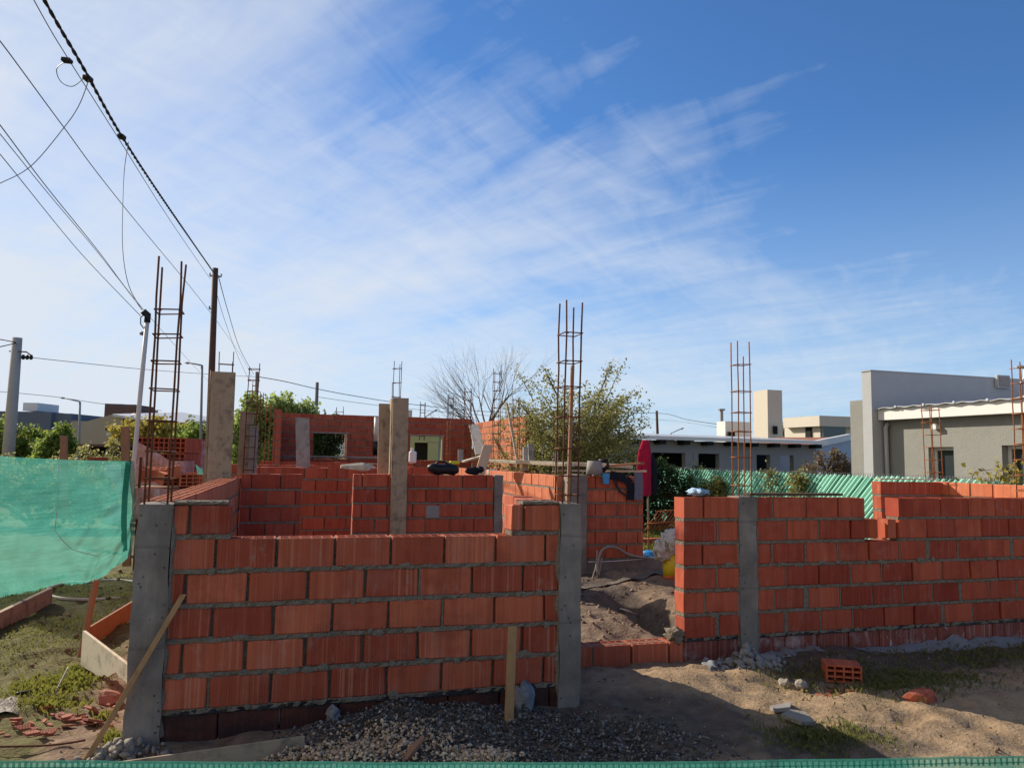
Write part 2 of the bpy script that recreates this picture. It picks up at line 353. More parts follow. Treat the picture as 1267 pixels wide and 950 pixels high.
def wmath(op, a, b=0., clamp=False):
    x = wnode('ShaderNodeMath', operation=op, use_clamp=clamp)
    for i, v in enumerate((a, b)):
        if isinstance(v, (int, float)): x.inputs[i].default_value = v
        else: wl.new(v, x.inputs[i])
    return x.outputs[0]
tc = wnode('ShaderNodeTexCoord'); sx = wnode('ShaderNodeSeparateXYZ'); wl.new(tc.outputs['Generated'], sx.inputs[0])
X, Y, Zc = sx.outputs
den = wmath('ADD', wmath('MAXIMUM', Zc, 0.), .16)
cx_ = wmath('DIVIDE', X, den); cy_ = wmath('DIVIDE', Y, den)
cv = wnode('ShaderNodeCombineXYZ'); wl.new(cx_, cv.inputs[0]); wl.new(cy_, cv.inputs[1])
def wnoise(scale, rot, det, rough, dist, loc=(0, 0, 0)):
    r_ = wnode('ShaderNodeMapping'); r_.inputs['Rotation'].default_value = (0, 0, rot); wl.new(cv.outputs[0], r_.inputs[0])
    mp = wnode('ShaderNodeMapping'); mp.inputs['Scale'].default_value = scale; mp.inputs['Location'].default_value = loc; wl.new(r_.outputs[0], mp.inputs[0])
    n = wnode('ShaderNodeTexNoise'); n.inputs['Scale'].default_value = 1; n.inputs['Detail'].default_value = det; n.inputs['Roughness'].default_value = rough; n.inputs['Distortion'].default_value = dist
    wl.new(mp.outputs[0], n.inputs[0]); return n.outputs['Fac']
streak = wnoise((2.6, .6, 1), R(-44), 8, .62, .35)
veil = wnoise((1.15, .55, 1), R(-42), 6, .58, .6, (3.1, 1.7, 0))
fine = wnoise((9.0, 1.7, 1), R(-52), 6, .62, .5, (5, 2, 0))
ripple = wnoise((2.6, 7.5, 1), R(-58), 4, .55, .9, (1, 8, 0))
side = wmath('ADD', wmath('MULTIPLY', X, -.92), wmath('MULTIPLY', wmath('SUBTRACT', .36, Zc), .72))
cov = wmath('ADD', wmath('MULTIPLY', streak, .58), wmath('ADD', wmath('MULTIPLY', veil, 1.15), wmath('ADD', wmath('MULTIPLY', fine, .42), wmath('MULTIPLY', ripple, .42))))
cov = wmath('ADD', wmath('ADD', wmath('SUBTRACT', cov, 1.0), side), wmath('MULTIPLY', wmath('MINIMUM', Y, 0.), -.25))
cr = wnode('ShaderNodeValToRGB'); e = cr.color_ramp.elements; e[0].position = 0.; e[0].color = (.0, .0, .0, 1); e[1].position = .92; e[1].color = (.93, .93, .93, 1)
x_ = e.new(.14); x_.color = (.15, .15, .15, 1); x_ = e.new(.42); x_.color = (.50, .50, .50, 1)
wl.new(cov, cr.inputs[0])
hz = wmath('MULTIPLY', wmath('POWER', wmath('SUBTRACT', 1., wmath('DIVIDE', wmath('MAXIMUM', Zc, 0.), .40), True), 1.6), .88)
hm = wnode('ShaderNodeMix', data_type='RGBA'); tint = wnode('ShaderNodeMix', data_type='RGBA', blend_type='MULTIPLY'); tint.inputs[0].default_value = 1; wl.new(sky.outputs[0], tint.inputs[6]); tint.inputs[7].default_value = (.56, .86, 1.16, 1)
wl.new(hz, hm.inputs[0]); wl.new(tint.outputs[2], hm.inputs[6]); hm.inputs[7].default_value = (4.3, 5.6, 7.1, 1)
mxw = wnode('ShaderNodeMix', data_type='RGBA'); wl.new(cr.outputs[0], mxw.inputs[0]); wl.new(hm.outputs[2], mxw.inputs[6]); cm_ = wnode('ShaderNodeMix', data_type='RGBA'); wl.new(wmath('MULTIPLY', wmath('MINIMUM', wmath('ADD', Y, -.25), 0.), -1.4, True), cm_.inputs[0]); cm_.inputs[6].default_value = (6.0, 6.45, 7.1, 1); cm_.inputs[7].default_value = (6.2, 5.5, 4.6, 1); wl.new(cm_.outputs[2], mxw.inputs[7])  # unseen clouds behind the camera, added and warmed to warm the shade
SKYMIX = mxw
wl.new(mxw.outputs[2], bg.inputs[0]); bg.inputs[1].default_value = .095
SC.view_settings.view_transform = 'Standard'; SC.view_settings.look = 'None'; SC.view_settings.exposure = .38; SC.view_settings.gamma = 1
SC.cycles.max_bounces = 6; SC.cycles.transparent_max_bounces = 12; SC.cycles.use_denoising = True
# ------------------------------------------------------------------ ground
def sstep(a, b, x): t = max(0., min(1., (x-a)/(b-a))); return t*t*(3-2*t)
def gauss(u, v, cu, cv, su, sv): return math.exp(-((u-cu)/su)**2-((v-cv)/sv)**2)
def fbm(x, y, s, o=4, z=0.): return noise.fractal(Vector((x*s, y*s, z)), 1., 2., o)
_rd = random.Random(5)
DENTS = [(_rd.uniform(3.2, 6.6), _rd.uniform(2.7, 4.4), _rd.uniform(.035, .085), _rd.uniform(.012, .035)) for _ in range(75)]
def H(x, y, detail=True):
    u = x*DU.x+y*DU.y; v = x*DV.x+y*DV.y
    h = 0.
    if -14 < x < 16 and 0 < y < 26:
        h += .16*gauss(u, v, .95, 4.80, .72, .42)+.07*gauss(u, v, .55, 4.25, .45, .3)+.05*gauss(u, v, 1.1, 4.1, .3, .2)+.04*gauss(u, v, 2.3, 4.3, .7, .45)    # under the gravel
        h += .10*gauss(u, v, 3.0, 5.25, .55, .35)+.09*gauss(u, v, 4.75, 5.62, .45, .3)-.05*gauss(u, v, 3.7, 5.1, .5, .3)+.05*gauss(u, v, 5.5, 4.4, 1.2, .5)
        if 3. < u < 6.8 and 2.5 < v < 4.6:
            for du, dv, rr, dp in DENTS:
                if abs(u-du) < .2 and abs(v-dv) < .2: k_ = math.exp(-((u-du)/(rr*1.3))**2-((v-dv)/rr)**2); h -= dp*k_*(1.6-k_)
        inside = sstep(6.02, 6.35, v)*sstep(2.1, 2.2, u)
        h += inside*(.12*gauss(u, v, 2.9, 7.6, .7, 1.3)+.10*gauss(u, v, 5.0, 7.6, .45, .8)+.14*gauss(u, v, 5.0, 10.0, .6, .7))
        h -= .42*sstep(3.56, 3.80, u)*(1-sstep(4.2, 4.65, u))*sstep(6.05, 6.5, v)*(1-sstep(8.6, 9.4, v))
        h += .06*gauss(u, v, -1.4, 11.2, .7, .8)
    if detail:
        d = math.hypot(x, y)
        if d < 30:
            h += .032*fbm(x, y, .9, 3)+.030*fbm(x, y, 3.6, 3, 3.)-.05*max(0, fbm(x, y, 3.1, 2, 11.)-.32)
            if d < 12: h += .016*fbm(x, y, 13., 2, 7.)
    return h
def axis(lo, hi, step, far, ratio=1.22):
    a = list(np.arange(lo, hi+1e-6, step)); s = step; p = hi
    while p < far: s *= ratio; p += s; a.append(p)
    s = step; p = lo; b = []
    while p > -far: s *= ratio; p -= s; b.append(p)
    return b[::-1]+a
xs = axis(-6.2, 7.2, .045, 900); ys = axis(2., 11.5, .045, 900)
GV = []; GC = []
for y in ys:
    for x in xs:
        GV.append((x, y, H(x, y)))
        u = x*DU.x+y*DU.y; v = x*DV.x+y*DV.y
        lawn = max(1-sstep(-1.6, -.7, u)*(1-sstep(13, 15, v)), sstep(20, 24, v))
        lawn = max(lawn, .9*gauss(u, v, 3.3, 4.1, .35, .25), .8*gauss(u, v, 4.75, 4.95, .5, .3), .8*gauss(u, v, 5.9, 5.4, .6, .3), sstep(5.5, 6.2, u)*sstep(12.0, 12.8, v))
        shade_soil = max(.95*gauss(u, v, 2.35, 4.5, .95, .75), .95*gauss(u, v, 3.2, 3.9, .55, .5), .7*sstep(4.9, 5.3, v)*(1-sstep(5.9, 6., v))*sstep(3.8, 4.2, u), sstep(3.6, 3.8, u)*(1-sstep(4.3, 4.7, u))*sstep(6.1, 6.5, v), .75*gauss(u, v, 3.6, 4.0, .5, .4))  # soil darkened in colour where wall shadows fall and along the trench
        tan = max(sstep(1.9, 2.3, u)*(1-sstep(5.9, 6.1, v))*(1-.8*sstep(4.75, 5.2, v)*sstep(3.7, 4.1, u)), sstep(2., 2.2, u)*sstep(6, 6.2, v)*(1-sstep(11, 12, v))*.25)  # pale sand colour held back where the right wall's shade falls
        GC.append((lawn, shade_soil, tan, 1))
nx, ny = len(xs), len(ys)
gi = np.arange(nx*ny).reshape(ny, nx); GF = np.stack([gi[:-1, :-1], gi[:-1, 1:], gi[1:, 1:], gi[1:, :-1]], -1).reshape(-1, 4)
t = NT('site_earth'); p = t.pos(); mk = t.attrc('cover'); sp = t.new('ShaderNodeSeparateColor'); t.link(mk, sp.inputs[0])
n1 = t.noise(p, 1.6, 6, .6); n2 = t.noise(p, 9, 5, .65); n3 = t.noise(p, 95, 3, .6)
dirt = t.ramp(n2, [(.28, (.13, .088, .058)), (.5, (.22, .155, .105)), (.72, (.30, .22, .15))])
sand = t.ramp(t.math('ADD', t.math('MULTIPLY', n2, .6), t.math('MULTIPLY', n1, .4)), [(.3, (.18, .122, .074)), (.5, (.325, .228, .138)), (.68, (.43, .31, .19))])
lawn = t.ramp(n2, [(.25, (.11, .085, .045)), (.5, (.135, .125, .05)), (.72, (.16, .165, .06))])
shade_soil_col = t.ramp(n2, [(.25, (.055, .044, .038)), (.6, (.115, .092, .076)), (.8, (.17, .138, .112))])  # dark soil colour with the walls' shade painted in
def edge(x, w=.35): return t.math('MULTIPLY_ADD', t.math('SUBTRACT', n1, .5), w*2, x)
def hard(x): return t.ramp(x, [(.38, 0.), (.62, 1.)])
col = t.mix(hard(edge(sp.outputs[2])), dirt, sand); col = t.mix(hard(edge(sp.outputs[0])), col, lawn); col = t.mix(t.math('MULTIPLY', hard(edge(sp.outputs[1])), .85), col, shade_soil_col)
col = t.mix(t.math('MULTIPLY', t.ramp(n3, [(.5, 0.), (.75, 1.)]), .45), col, sc3((.2, .14, .09), .6))
clod = t.voro(p, 34); h = t.math('ADD', t.math('MULTIPLY', n3, .8), t.math('ADD', n2, t.math('MULTIPLY', clod, .6)))
gm = t.fin(col, .95, t.bump(h, .6, .014), .12)
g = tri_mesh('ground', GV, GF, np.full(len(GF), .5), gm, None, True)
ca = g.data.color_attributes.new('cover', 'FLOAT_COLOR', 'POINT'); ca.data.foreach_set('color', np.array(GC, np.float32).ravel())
kind(g, 'structure', 'bare trampled earth and thin lawn of the building plot', 'ground')
def gh(u, v): p = W(u, v); return H(p.x, p.y)
def onG(px, py, it=4):
    z = 0.
    for _ in range(it): p = gz(px, py, z); z = H(p.x, p.y)
    return gz(px, py, z)
# ------------------------------------------------------------------ brick walls
CO = .20; BH = .173; BL = .33
def hollow(mb, o, d, n, L, T, H_, tone, nx=5, ny=3, wall=.011, depth=.07):
    """a clay block with its cells open at the top"""
    up = UP
    mb.box(o, d*L, n*wall, up*H_, tone); mb.box(o+n*(T-wall), d*L, n*wall, up*H_, tone)
    mb.box(o+n*wall, d*wall, n*(T-2*wall), up*H_, tone); mb.box(o+n*wall+d*(L-wall), d*wall, n*(T-2*wall), up*H_, tone)
    z0 = up*(H_-depth)
    mb.box(o+n*wall+d*wall, d*(L-2*wall), n*(T-2*wall), up*(H_-depth), tone)
    for j in range(1, ny): mb.box(o+n*(T*j/ny-wall/2)+d*wall+z0, d*(L-2*wall), n*wall, up*depth, tone)
    for i in range(1, nx):
        for j in range(ny):
            a = wall if j == 0 else T*j/ny+wall/2; b = T-wall if j == ny-1 else T*(j+1)/ny-wall/2
            mb.box(o+d*(L*i/nx-wall/2)+n*a+z0, d*wall, n*(b-a), up*(depth-.002), tone)
def bed(mb, o, d, n, L, T, z0, z1, rough=.005, step=.05):
    """a lumpy mortar bed: front and back faces wobble"""
    k = max(2, int(L/step))
    for sgn, base in ((1, .006), (-1, T-.006)):
        P = []
        for r_ in range(4):
            row = []
            for i in range(k+1):
                q = o+d*(L*i/k); w = random.uniform(-rough, rough*.6)*(1 if 0 < r_ < 3 else .5)
                zz = (z0-.006, z0+.002, z1-.002, z1+.006)[r_]; inn = (0.016, -.001, -.001, .016)[r_]
                row.append(q+n*(base+sgn*(inn+w))+UP*(zz+random.uniform(-.003, .003)))
            P.append(row)
        mb.grid(P if sgn > 0 else P[::-1])
    mb.box(o+n*.012+UP*(z0-.003), d*L, n*(T-.024), UP*(z1-z0+.006))
def crumb(mb, c, r):
    P = [c+Vector((x*random.uniform(.6, 1.3), y*random.uniform(.6, 1.3), z*random.uniform(.5, 1.1)))*r for x, y, z in ((1, 0, 0), (0, 1, 0), (-1, 0, 0), (0, -1, 0), (0, 0, 1), (0, 0, -1))]
    for i in range(4): j = (i+1) % 4; mb.face([P[i], P[j], P[4]]); mb.face([P[j], P[i], P[5]])
def brick_wall(th, p, d, n, rows, z0, T=.17, mat='brick', firsts=(.255, .095), fill=.18, hollow_rows=(), near=True, topbed=(), tone=(.2, .8), rough=.005, mort='mortar', wide=0., gap=.013):
    """rows: list of (course index, s_start, s_end); p: front left foot, d along, n into the wall"""
    bm = MB(); mm = MB()
    for (k, a, b) in rows:
        z = z0+k*CO+.02
        s = a; i = 0; f = firsts[k % len(firsts)]
        nxt = f if a < 1e-6 else (f+math.ceil((a-f)/(BL+gap)+1e-6)*(BL+gap) if a > f else f)
        if nxt-a < .07: nxt += BL+gap
        mm.box(p+d*(a+.02)+n*.035+UP*(z-.01), d*(b-a-.04), n*(T-.07), UP*(BH+.005))
        bed(mm, p+d*(a+.002), d, n, b-a-.004, T, z-.027, z, rough, .03 if near else .2)
        if near:
            for _ in range(int((b-a)*16)):
                r_ = random.uniform(.005, .012); crumb(mm, p+d*random.uniform(a, b)+n*random.uniform(.0, .008)+UP*(z-.013+random.uniform(-.009, .009)), r_)
        while s < b-.03:
            wj = random.random() < wide and nxt-gap < b-.06 and nxt-gap-s > .2; e = min(nxt-gap-(random.uniform(.02, .045) if wj else 0), b)
            if b-e < .05: e = b
            L = e-s; tn = random.uniform(*tone); yo = random.uniform(-.003, .004); zo = random.uniform(-.002, .002)
            if (k in hollow_rows): hollow(bm, p+d*s+n*(yo)+UP*(z+zo), d, n, L, T-.002, BH, tn, max(2, round(L/.066)))
            else: bm.cbox(p+d*s+n*yo+UP*(z+zo), d*L, n*(T-.002), UP*BH, .008 if near else .006, tn, .004)
            if e < b-.001:
                if wj or random.random() < fill:
                    w = min(nxt, b)-e
                    mm.cbox(p+d*(e+.0015)+n*random.uniform(.004, .010)+UP*(z+.002), d*(w-.003), n*(T-.02), UP*(BH-.002), .002)
            s = nxt; nxt += BL+gap; i += 1
            if s >= b-.03: break
    for (k, a, b) in topbed: bed(mm, p+d*a, d, n, b-a, T, z0+k*CO, z0+k*CO+.014, .009, .03)
    o = bm.build('brickwork', M[mat], th); mm.build('mortar', M[mort], th); return o
def column_shaft(th, p, d, n, w, T, z0, z1, name='shaft', mat='concrete'):
    """cast concrete with softly uneven arrises"""
    mb = MB(); k = 14
    def ring(i):
        z = z0+(z1-z0)*i/k; j = lambda s: random.uniform(-s, s)*1.7
        return [p+d*j(.004)+n*j(.003)+UP*z, p+d*(w/2+j(.004))+n*j(.003)+UP*z, p+d*(w+j(.004))+n*j(.003)+UP*z, p+d*(w+j(.003))+n*(T+j(.004))+UP*z, p+d*(w/2)+n*(T+j(.003))+UP*z, p+d*j(.003)+n*(T+j(.004))+UP*z]
    P = [ring(i) for i in range(k+1)]; P = [r_+[r_[0]] for r_ in P]
    mb.grid(P); top = P[-1][:-1]; c = sum(top, Vector())/6+UP*.012
    for i in range(6): mb.face([top[i], top[(i+1) % 6], c])
    return mb.build(name, M[mat], th)
def grout(th, p, side, z0, z1, n, wmax=.035):
    """mortar squeezed out of the form along one edge of a column, smeared on the neighbouring bricks"""
    k = int((z1-z0)/.022); P = []
    for c in range(4):
        row = []
        for i in range(k+1):
            z = z0+(z1-z0)*i/k; w = wmax*max(.12, .45+.9*noise.noise(Vector((z*9, c*.15, side.x*5+p.x*3)))); out = (.012, .014, .009, -.006)[c]*(1+.5*noise.noise(Vector((z*30, c, 3))))
            row.append(p+side*(w*c/3)-n*out+UP*z)
        P.append(row)
    mb = MB(); mb.grid(P if side.dot(DU) < 0 else P[::-1]); return mb.build('grout', M['mortar'], th, True)
def cage_parts(th, c, d, n, w, t, z0, z1, mat='rust', lean=(0, 0), rad=.005, nst=None, zst=None, tops=None, splash=0., bars=None, bend=.006):
    """four upright bars with stirrups round them; c = centre at foot"""
    ln = d*lean[0]+n*lean[1]
    offs = bars or ((-.5, -.5), (.5, -.5), (.5, .5), (-.5, .5)); hgt = z1-z0
    for q, (a, b) in enumerate(offs):
        mb = MB(); zt = z1+(tops[q] if tops else random.uniform(-.06, .02)); P = []
        for i in range(7):
            f = i/6; z = z0+(zt-z0)*f
            P.append(c+d*a*w+n*b*t+ln*(z-z0)+d*random.uniform(-bend, bend)*f+n*random.uniform(-bend, bend)*f+UP*z)
        mb.tube(P, rad, 6); mb.build('vertical_bar', M[mat], th, True)
    zs = zst or [z0+hgt*(i+.5)/(nst or 6) for i in range(nst or 6)]
    proto = None
    for z in zs:
        if proto is None or random.random() < .35:
            mb = MB(); q = .5; e = rad*1.6; tl = random.uniform(-.012, .012)
            P = [c+d*x*(w+2*e)+n*y*(t+2*e)+ln*(z-z0)+UP*(z+x*tl+random.uniform(-.003, .003)) for x, y in ((-.5, -.5), (.5, -.5), (.5, .5), (-.5, .5), (-.5, -.5))]
            P.append(P[-1]+d*.035+n*.03); mb.tube(P, rad*.72, 5)
            proto = mb.build('stirrup', M[mat], th, True); pz = z
        else:
            s = proto.copy(); COL.objects.link(s); s.parent = th; s.location = ln*(z-pz)+UP*(z-pz)
def cage(label, c, w, t, z0, z1, mat='rust', lean=(0, 0), rad=.005, nst=6, zst=None, group='rebar cages standing on the site', tops=None, bars=None, d=None, n=None):
    th = thing('rebar_cage', label, 'rebar cage', c+UP*z0, group); cage_parts(th, c, d or DU, n or DV, w, t, z0, z1, mat, lean, rad, nst, zst, tops, 0, bars); return th
GW = 'unfinished brick walls'; GC_ = 'concrete columns between the walls'
# front wall
VF = 4.975
th = thing('brick_wall', 'nearest low brick wall behind the gravel, one course higher at both ends', 'brick wall', W(-.544, VF, 0), GW)
L = 2.434
rows = [(k, 0, L) for k in range(5)]+[(5, 0, .325), (5, L-.34, L)]
FW = brick_wall(th, W(-.544, VF), DU, DV, rows, .17, firsts=(.255, .10), fill=.16, hollow_rows=(4,), topbed=((6, .0, .3), (6, L-.26, L)), rough=.012, tone=(0, 1), gap=.018, wide=.05)
b_ = MB(); mm = MB()
for i in range(8):
    s = -.03+i*.345; e = min(s+.333, L+.002); b_.cbox(W(-.544, VF)+DU*s+DV*random.uniform(.004, .012)+UP*-.06, DU*(e-s), DV*.165, UP*.215, .005, random.random())
o = b_.build('base_course', M['brick_tar'], th); o['label'] = 'dark base course blackened with tar'
bed(mm, W(-.544, VF, 0)-DU*.003, DU, DV, L+.006, .172, .155, .185, .010, .03); mm.build('tar_band', M['tar'], th)
def smears(th, u0, u1, v, z0, kmax, n):
    """mortar wiped over the block faces along the joints"""
    mb = MB()
    for _ in range(n):
        k = random.randint(0, kmax); c = W(random.uniform(u0, u1), v, z0+k*CO+random.choice((.004, .010, .016))); w = random.uniform(.015, .06); h = random.uniform(.008, .03); m_ = 9
        ring = [c-DV*.0035+DU*math.cos(6.283*i/m_)*w*random.uniform(.5, 1.2)+UP*math.sin(6.283*i/m_)*h*random.uniform(.5, 1.2) for i in range(m_)]; top = c-DV*random.uniform(.005, .009)
        for i in range(m_): mb.face([ring[i], ring[(i+1) % m_], top])
        for i in range(m_): j = (i+1) % m_; mb.face([ring[i]+DV*.006, ring[j]+DV*.006, ring[j], ring[i]])
    mb.build('mortar_smear', M['mortar'], th)
smears(th, -.5, 1.85, VF, .17, 4, 46)
# right wall
VR = 5.921; UR = 3.388
th = thing('brick_wall', 'long brick wall on the right with a stepped gap near its middle', 'brick wall', W(UR, VR, 0), GW)
LR = 6.2; c0, c1 = 3.925-UR, 4.105-UR; g0, g1 = 5.275-UR, 5.665-UR
rows = [(k, 0, c0-.002) for k in range(6)]+[(k, c1+.002, LR) for k in range(4)]+[(4, c1+.002, g0), (5, c1+.002, g0)]
brick_wall(th, W(UR, VR), DU, DV, rows, .17, firsts=(.34, .21, .33, .19, .34, .2), fill=.72, mat='brick_deep', tone=(0, 1), hollow_rows=(5,), gap=.020, rough=.010, wide=.16)
b2 = brick_wall(th, W(UR+g1, VR+.002), DU, DV, [(k, 0, LR-g1) for k in (4, 5)], .17, firsts=(.34, .17), fill=.12, mat='brick_deep', tone=(.1, .95), hollow_rows=(5,), gap=.010, T=.168); b2.name = 'brickwork'
smears(th, UR+.02, UR+4., VR, .17, 3, 80)
b_ = MB()
for i in range(19):
    s = i*.338; e = s+.328
    if s < c1 and e > c0:
        if s < c0-.03: e = c0-.004
        elif e > c1+.06: s = c1+.004
        else: continue
    b_.cbox(W(UR, VR)+DU*s+DV*random.uniform(.006, .016)+UP*-.08, DU*(e-s), DV*.16, UP*.238, .005, random.random())
o = b_.build('base_course', M['brick_salt'], th); o['label'] = 'base course streaked with white salts'
mm = MB(); bed(mm, W(UR, VR)-DU*.003, DU, DV, c0, .172, .158, .186, .009, .03); bed(mm, W(UR+c1, VR), DU, DV, LR-c1, .172, .158, .186, .009, .03); mm.build('tar_band', M['tar'], th)
# threshold course between the two
th = thing('brick_wall', 'single course of open topped bricks across the passage', 'brick wall', W(2.05, VR, 0), GW)
brick_wall(th, W(2.05, VR+.006), DU, DV, [(0, .001, 1.33)], -.03, firsts=(.16,), fill=.6, hollow_rows=(0,), gap=.018)
# return walls behind the front wall; the first is unseen, shaped to cast the foreground shadow
th = thing('brick_wall', 'unseen short return wall behind the middle concrete column, shaped to cast the foreground shadow', 'brick wall', W(1.88, VF+.2), GW)
brick_wall(th, W(2.05, VF+.176), DV, -DU, [(k, 0, 1.13) for k in range(-1, 6)]+[(k, 1.13, 1.95) for k in range(-1, 3)], .17, firsts=(.34, .17), fill=.5, near=False)
th = thing('brick_wall', 'left side wall running back from the nearest concrete column, ridged top in sun', 'brick wall', W(-.6, VF+.3), GW)
a_ = W(-.54, VF+.174); bq = W(-.355, 10.25); dl = (bq-a_); LL = dl.length; dl.normalize(); nl = Vector((-dl.y, dl.x, 0))
brick_wall(th, a_, dl, nl, [(k, 0, LL) for k in range(-1, 6)], .19, T=.185, firsts=(.34, .17), fill=.4, hollow_rows=(5,), tone=(.2, .9), mat='brick_sunlit', gap=.012)
# columns
def column(label, u, v, w, T, z0, z1, cw, ct, ctop, zst, mat='rust', tops=None, lean=(0, 0), shaftmat='concrete', bars=None, rad=.006, gr=''):
    th = thing('concrete_column', label, 'concrete column', W(u, v, 0), GC_)
    column_shaft(th, W(u, v), DU, DV, w, T, z0, z1, mat=shaftmat)
    if gr:
        if 'l' in gr: grout(th, W(u, v+.018), -DU, z0+.2, z1-.01, DV)
        if 'r' in gr: grout(th, W(u+w, v+.018), DU, z0+.2, z1-.01, DV)
    if ctop:
        cg = bpy.data.objects.new('rebar_cage', None); COL.objects.link(cg); cg.parent = th; cg.location = (0, 0, 0)
        c = W(u+w/2, v+T/2); cage_parts(cg, c, DU, DV, cw, ct, z1-.02, ctop, mat, lean, rad, zst=zst, tops=tops, bars=bars)
    return th
column('nearest concrete column, left end of the front wall, tall rusty bars above', -.735, VF-.02, .189, .19, -.15, 1.372, .125, .165, 2.85, [1.52, 1.68, 1.86, 2.05, 2.22, 2.38, 2.53], tops=(.0, -.02, .0, -.03), lean=(-.0, 0), rad=.0065, gr='r')
column('concrete column at the passage, right end of the front wall, tall rusty bars above', 1.892, VF-.02, .152, .19, -.15, 1.372, .112, .14, 2.79, [1.43, 1.56, 1.75, 1.97, 2.18, 2.36, 2.56], tops=(.0, -.01, -.02, .0), lean=(.012, 0), rad=.0062, gr='l')
column('concrete column in the long right wall with thin tall bars above', 3.927, VR-.012, .176, .18, -.1, 1.373, .125, .10, 2.76, [1.47, 1.72, 1.95, 2.12, 2.31, 2.55], 'rust_hot', tops=(0, 0, -.12, 0), rad=.0055, gr='lr')
# back walls of the room
ZB = .235
def bwall(label, u0, u1, v, rows, firsts=(.30, .12), mat='brick_deep', z0=ZB, T=.17, near=False, fill=.4, hollow_rows=(), tone=(.2, .9), **k):
    th = thing('brick_wall', label, 'brick wall', W(u0, v, 0), GW)
    brick_wall(th, W(u0, v), DU, DV, [(q, 0, u1-u0) for q in rows] if not isinstance(rows[0], tuple) else rows, z0, T=T, mat=mat, firsts=firsts, fill=fill, near=near, hollow_rows=hollow_rows, tone=tone, **k); return th
mm = MB(); mm.cbox(pv(527, 641, 10.438), DU*.185, DV*.03, UP*.17, .006); GP = mm
bwall('brick wall joined to the far end of the ridged left side wall', -.345, .362, 9.9, list(range(-1, 6)))
bwall('brick wall with two form boards rising in front of it, grey patch among its bricks', 1.045, 2.985, 10.45, list(range(-1, 6)), near=True); GP.build('mortar_patch', M['slab'], [o for o in COL.objects if o.get('label', '').startswith('brick wall with two form')][0])
bwall('brick wall behind the two nearer interior walls, grey upright board behind it', -.3, 2.2, 12.8, list(range(-1, 6)), z0=.27, tone=(.3, 1.))
bwall('third brick wall back in the house, only its top courses showing', -1.4, 3.2, 16.2, list(range(-1, 6)), z0=.26, tone=(.3, 1.))
bwall('fourth brick wall back in the house, only its top course showing', -.3, 3.6, 20.5, list(range(-1, 6)), z0=.29, tone=(.3, 1.))
bwall('brick wall with straps hung over it beside the crimson jacket', 4.375, 5.30, 10.45, list(range(0, 6)), near=True, firsts=(.32, .16), mat='brick', tone=(.3, .9))
o = MB(); o.box(W(4.08, 10.44, -.3), DU*2.5, DV*.2, UP*.53); th = thing('foundation_beam', 'dark concrete foundation beam under the wall with the straps', 'foundation', W(4.1, 10.45)); o.build('beam', M['concrete'], th)
column('square concrete column beside the wall with hanging straps', 4.085, 10.40, .288, .22, -.3, 1.45, 0, 0, 0, None)
column('concrete column ending the wall under the black bag', 2.99, 10.44, .125, .18, -.1, 1.43, 0, 0, 0, None)
# sunlit wall on the right of the room, running back
th = thing('brick_wall', 'low sunlit brick wall running back under the scaffold planks', 'brick wall', W(4.0, 10.7), GW)
brick_wall(th, W(4.00, 18.5), -DV, DU, [(k, 0, 4.0) for k in range(-1, 6)]+[(k, 4.15, 7.85) for k in range(-1, 6)], ZB, mat='brick_sunlit', firsts=(.34, .17), fill=.3, near=False, tone=(.4, 1.), hollow_rows=())
column('concrete strip column in the low sunlit wall', 3.99, 14.352, .19, .146, -.1, 1.44, 0, 0, 0, None, shaftmat='concrete_pale')
# pen at the right
th = thing('brick_wall', 'shaded wall of the small brick pen behind the long right wall', 'brick wall', W(7.94, 8.6), GW)
brick_wall(th, W(7.945, 8.6), DU, DV, [(k, 0, 1.05) for k in range(-1, 6)], .25, firsts=(.3, .5), fill=.7, near=False)
th = thing('brick_wall', 'sunlit wall of the small brick pen, brick colour lightened for the sun', 'brick wall', W(9., 8.5), GW)
brick_wall(th, W(9.0, 8.768), -DV, DU, [(k, 0, 3.2) for k in range(-1, 6)], .25, firsts=(.45, .28), fill=.3, near=False, mat='brick_sunlit', tone=(.6, 1.))
th = thing('plank', 'thin pale plank lying along the top of the brick pen', 'plank'); o = MB(); o.cbox(W(7.92, 8.58, 1.472), DU*1.0, DV*.1, UP*.016, .003); o.build('board', M['wood_pale'], th)
# far wall with two window openings
th = thing('brick_wall', 'far brick wall with two empty window openings', 'brick wall', W(.1, 25), GW)
hh = .2; wins = [(1.2, 2.24), (4.27, 5.38)]; rows = []
ZF = 1.55-.2*7
for k in range(14):
    z = ZF+k*CO
    if z >= 2.79: break
    if 1.53 <= z < 2.33: segs = [(.0, wins[0][0]), (wins[0][1], wins[1][0]), (wins[1][1], 6.35)]
    else: segs = [(0, 6.35)]
    rows += [(k, a, b) for a, b in segs]
brick_wall(th, W(0, 25), DU, DV, rows, ZF, mat='brick_far', firsts=(.3, .12), fill=.8, near=False, tone=(.1, .9))
lt = MB()
for a, b in wins: lt.box(W(a-.06, 24.985, 2.345), DU*(b-a+.12), DV*.2, UP*.035)
lt.build('lintel', M['wood_grey'], th)
for a, b in wins: fr = MB(); fr.box(W(b-.07, 24.99, 1.56), DU*.06, DV*.06, UP*.78); fr.build('window_prop', M['wood'], th)
th = thing('brick_wall', 'stub brick wall at the left end of the far wall', 'brick wall', W(0, 20), GW)
brick_wall(th, W(-.02, 20.2), DU, DV, [(k, 0, .2) for k in range(0, 14)], 0, mat='brick_far', firsts=(.5,), near=False, T=.3, tone=(.5, 1)); 
brick_wall(th, W(.18, 20.502), DV, -DU, [(k, 0, 4.45) for k in range(0, 14)], 0, mat='brick_far', firsts=(.34, .17), near=False, tone=(.3, .9))
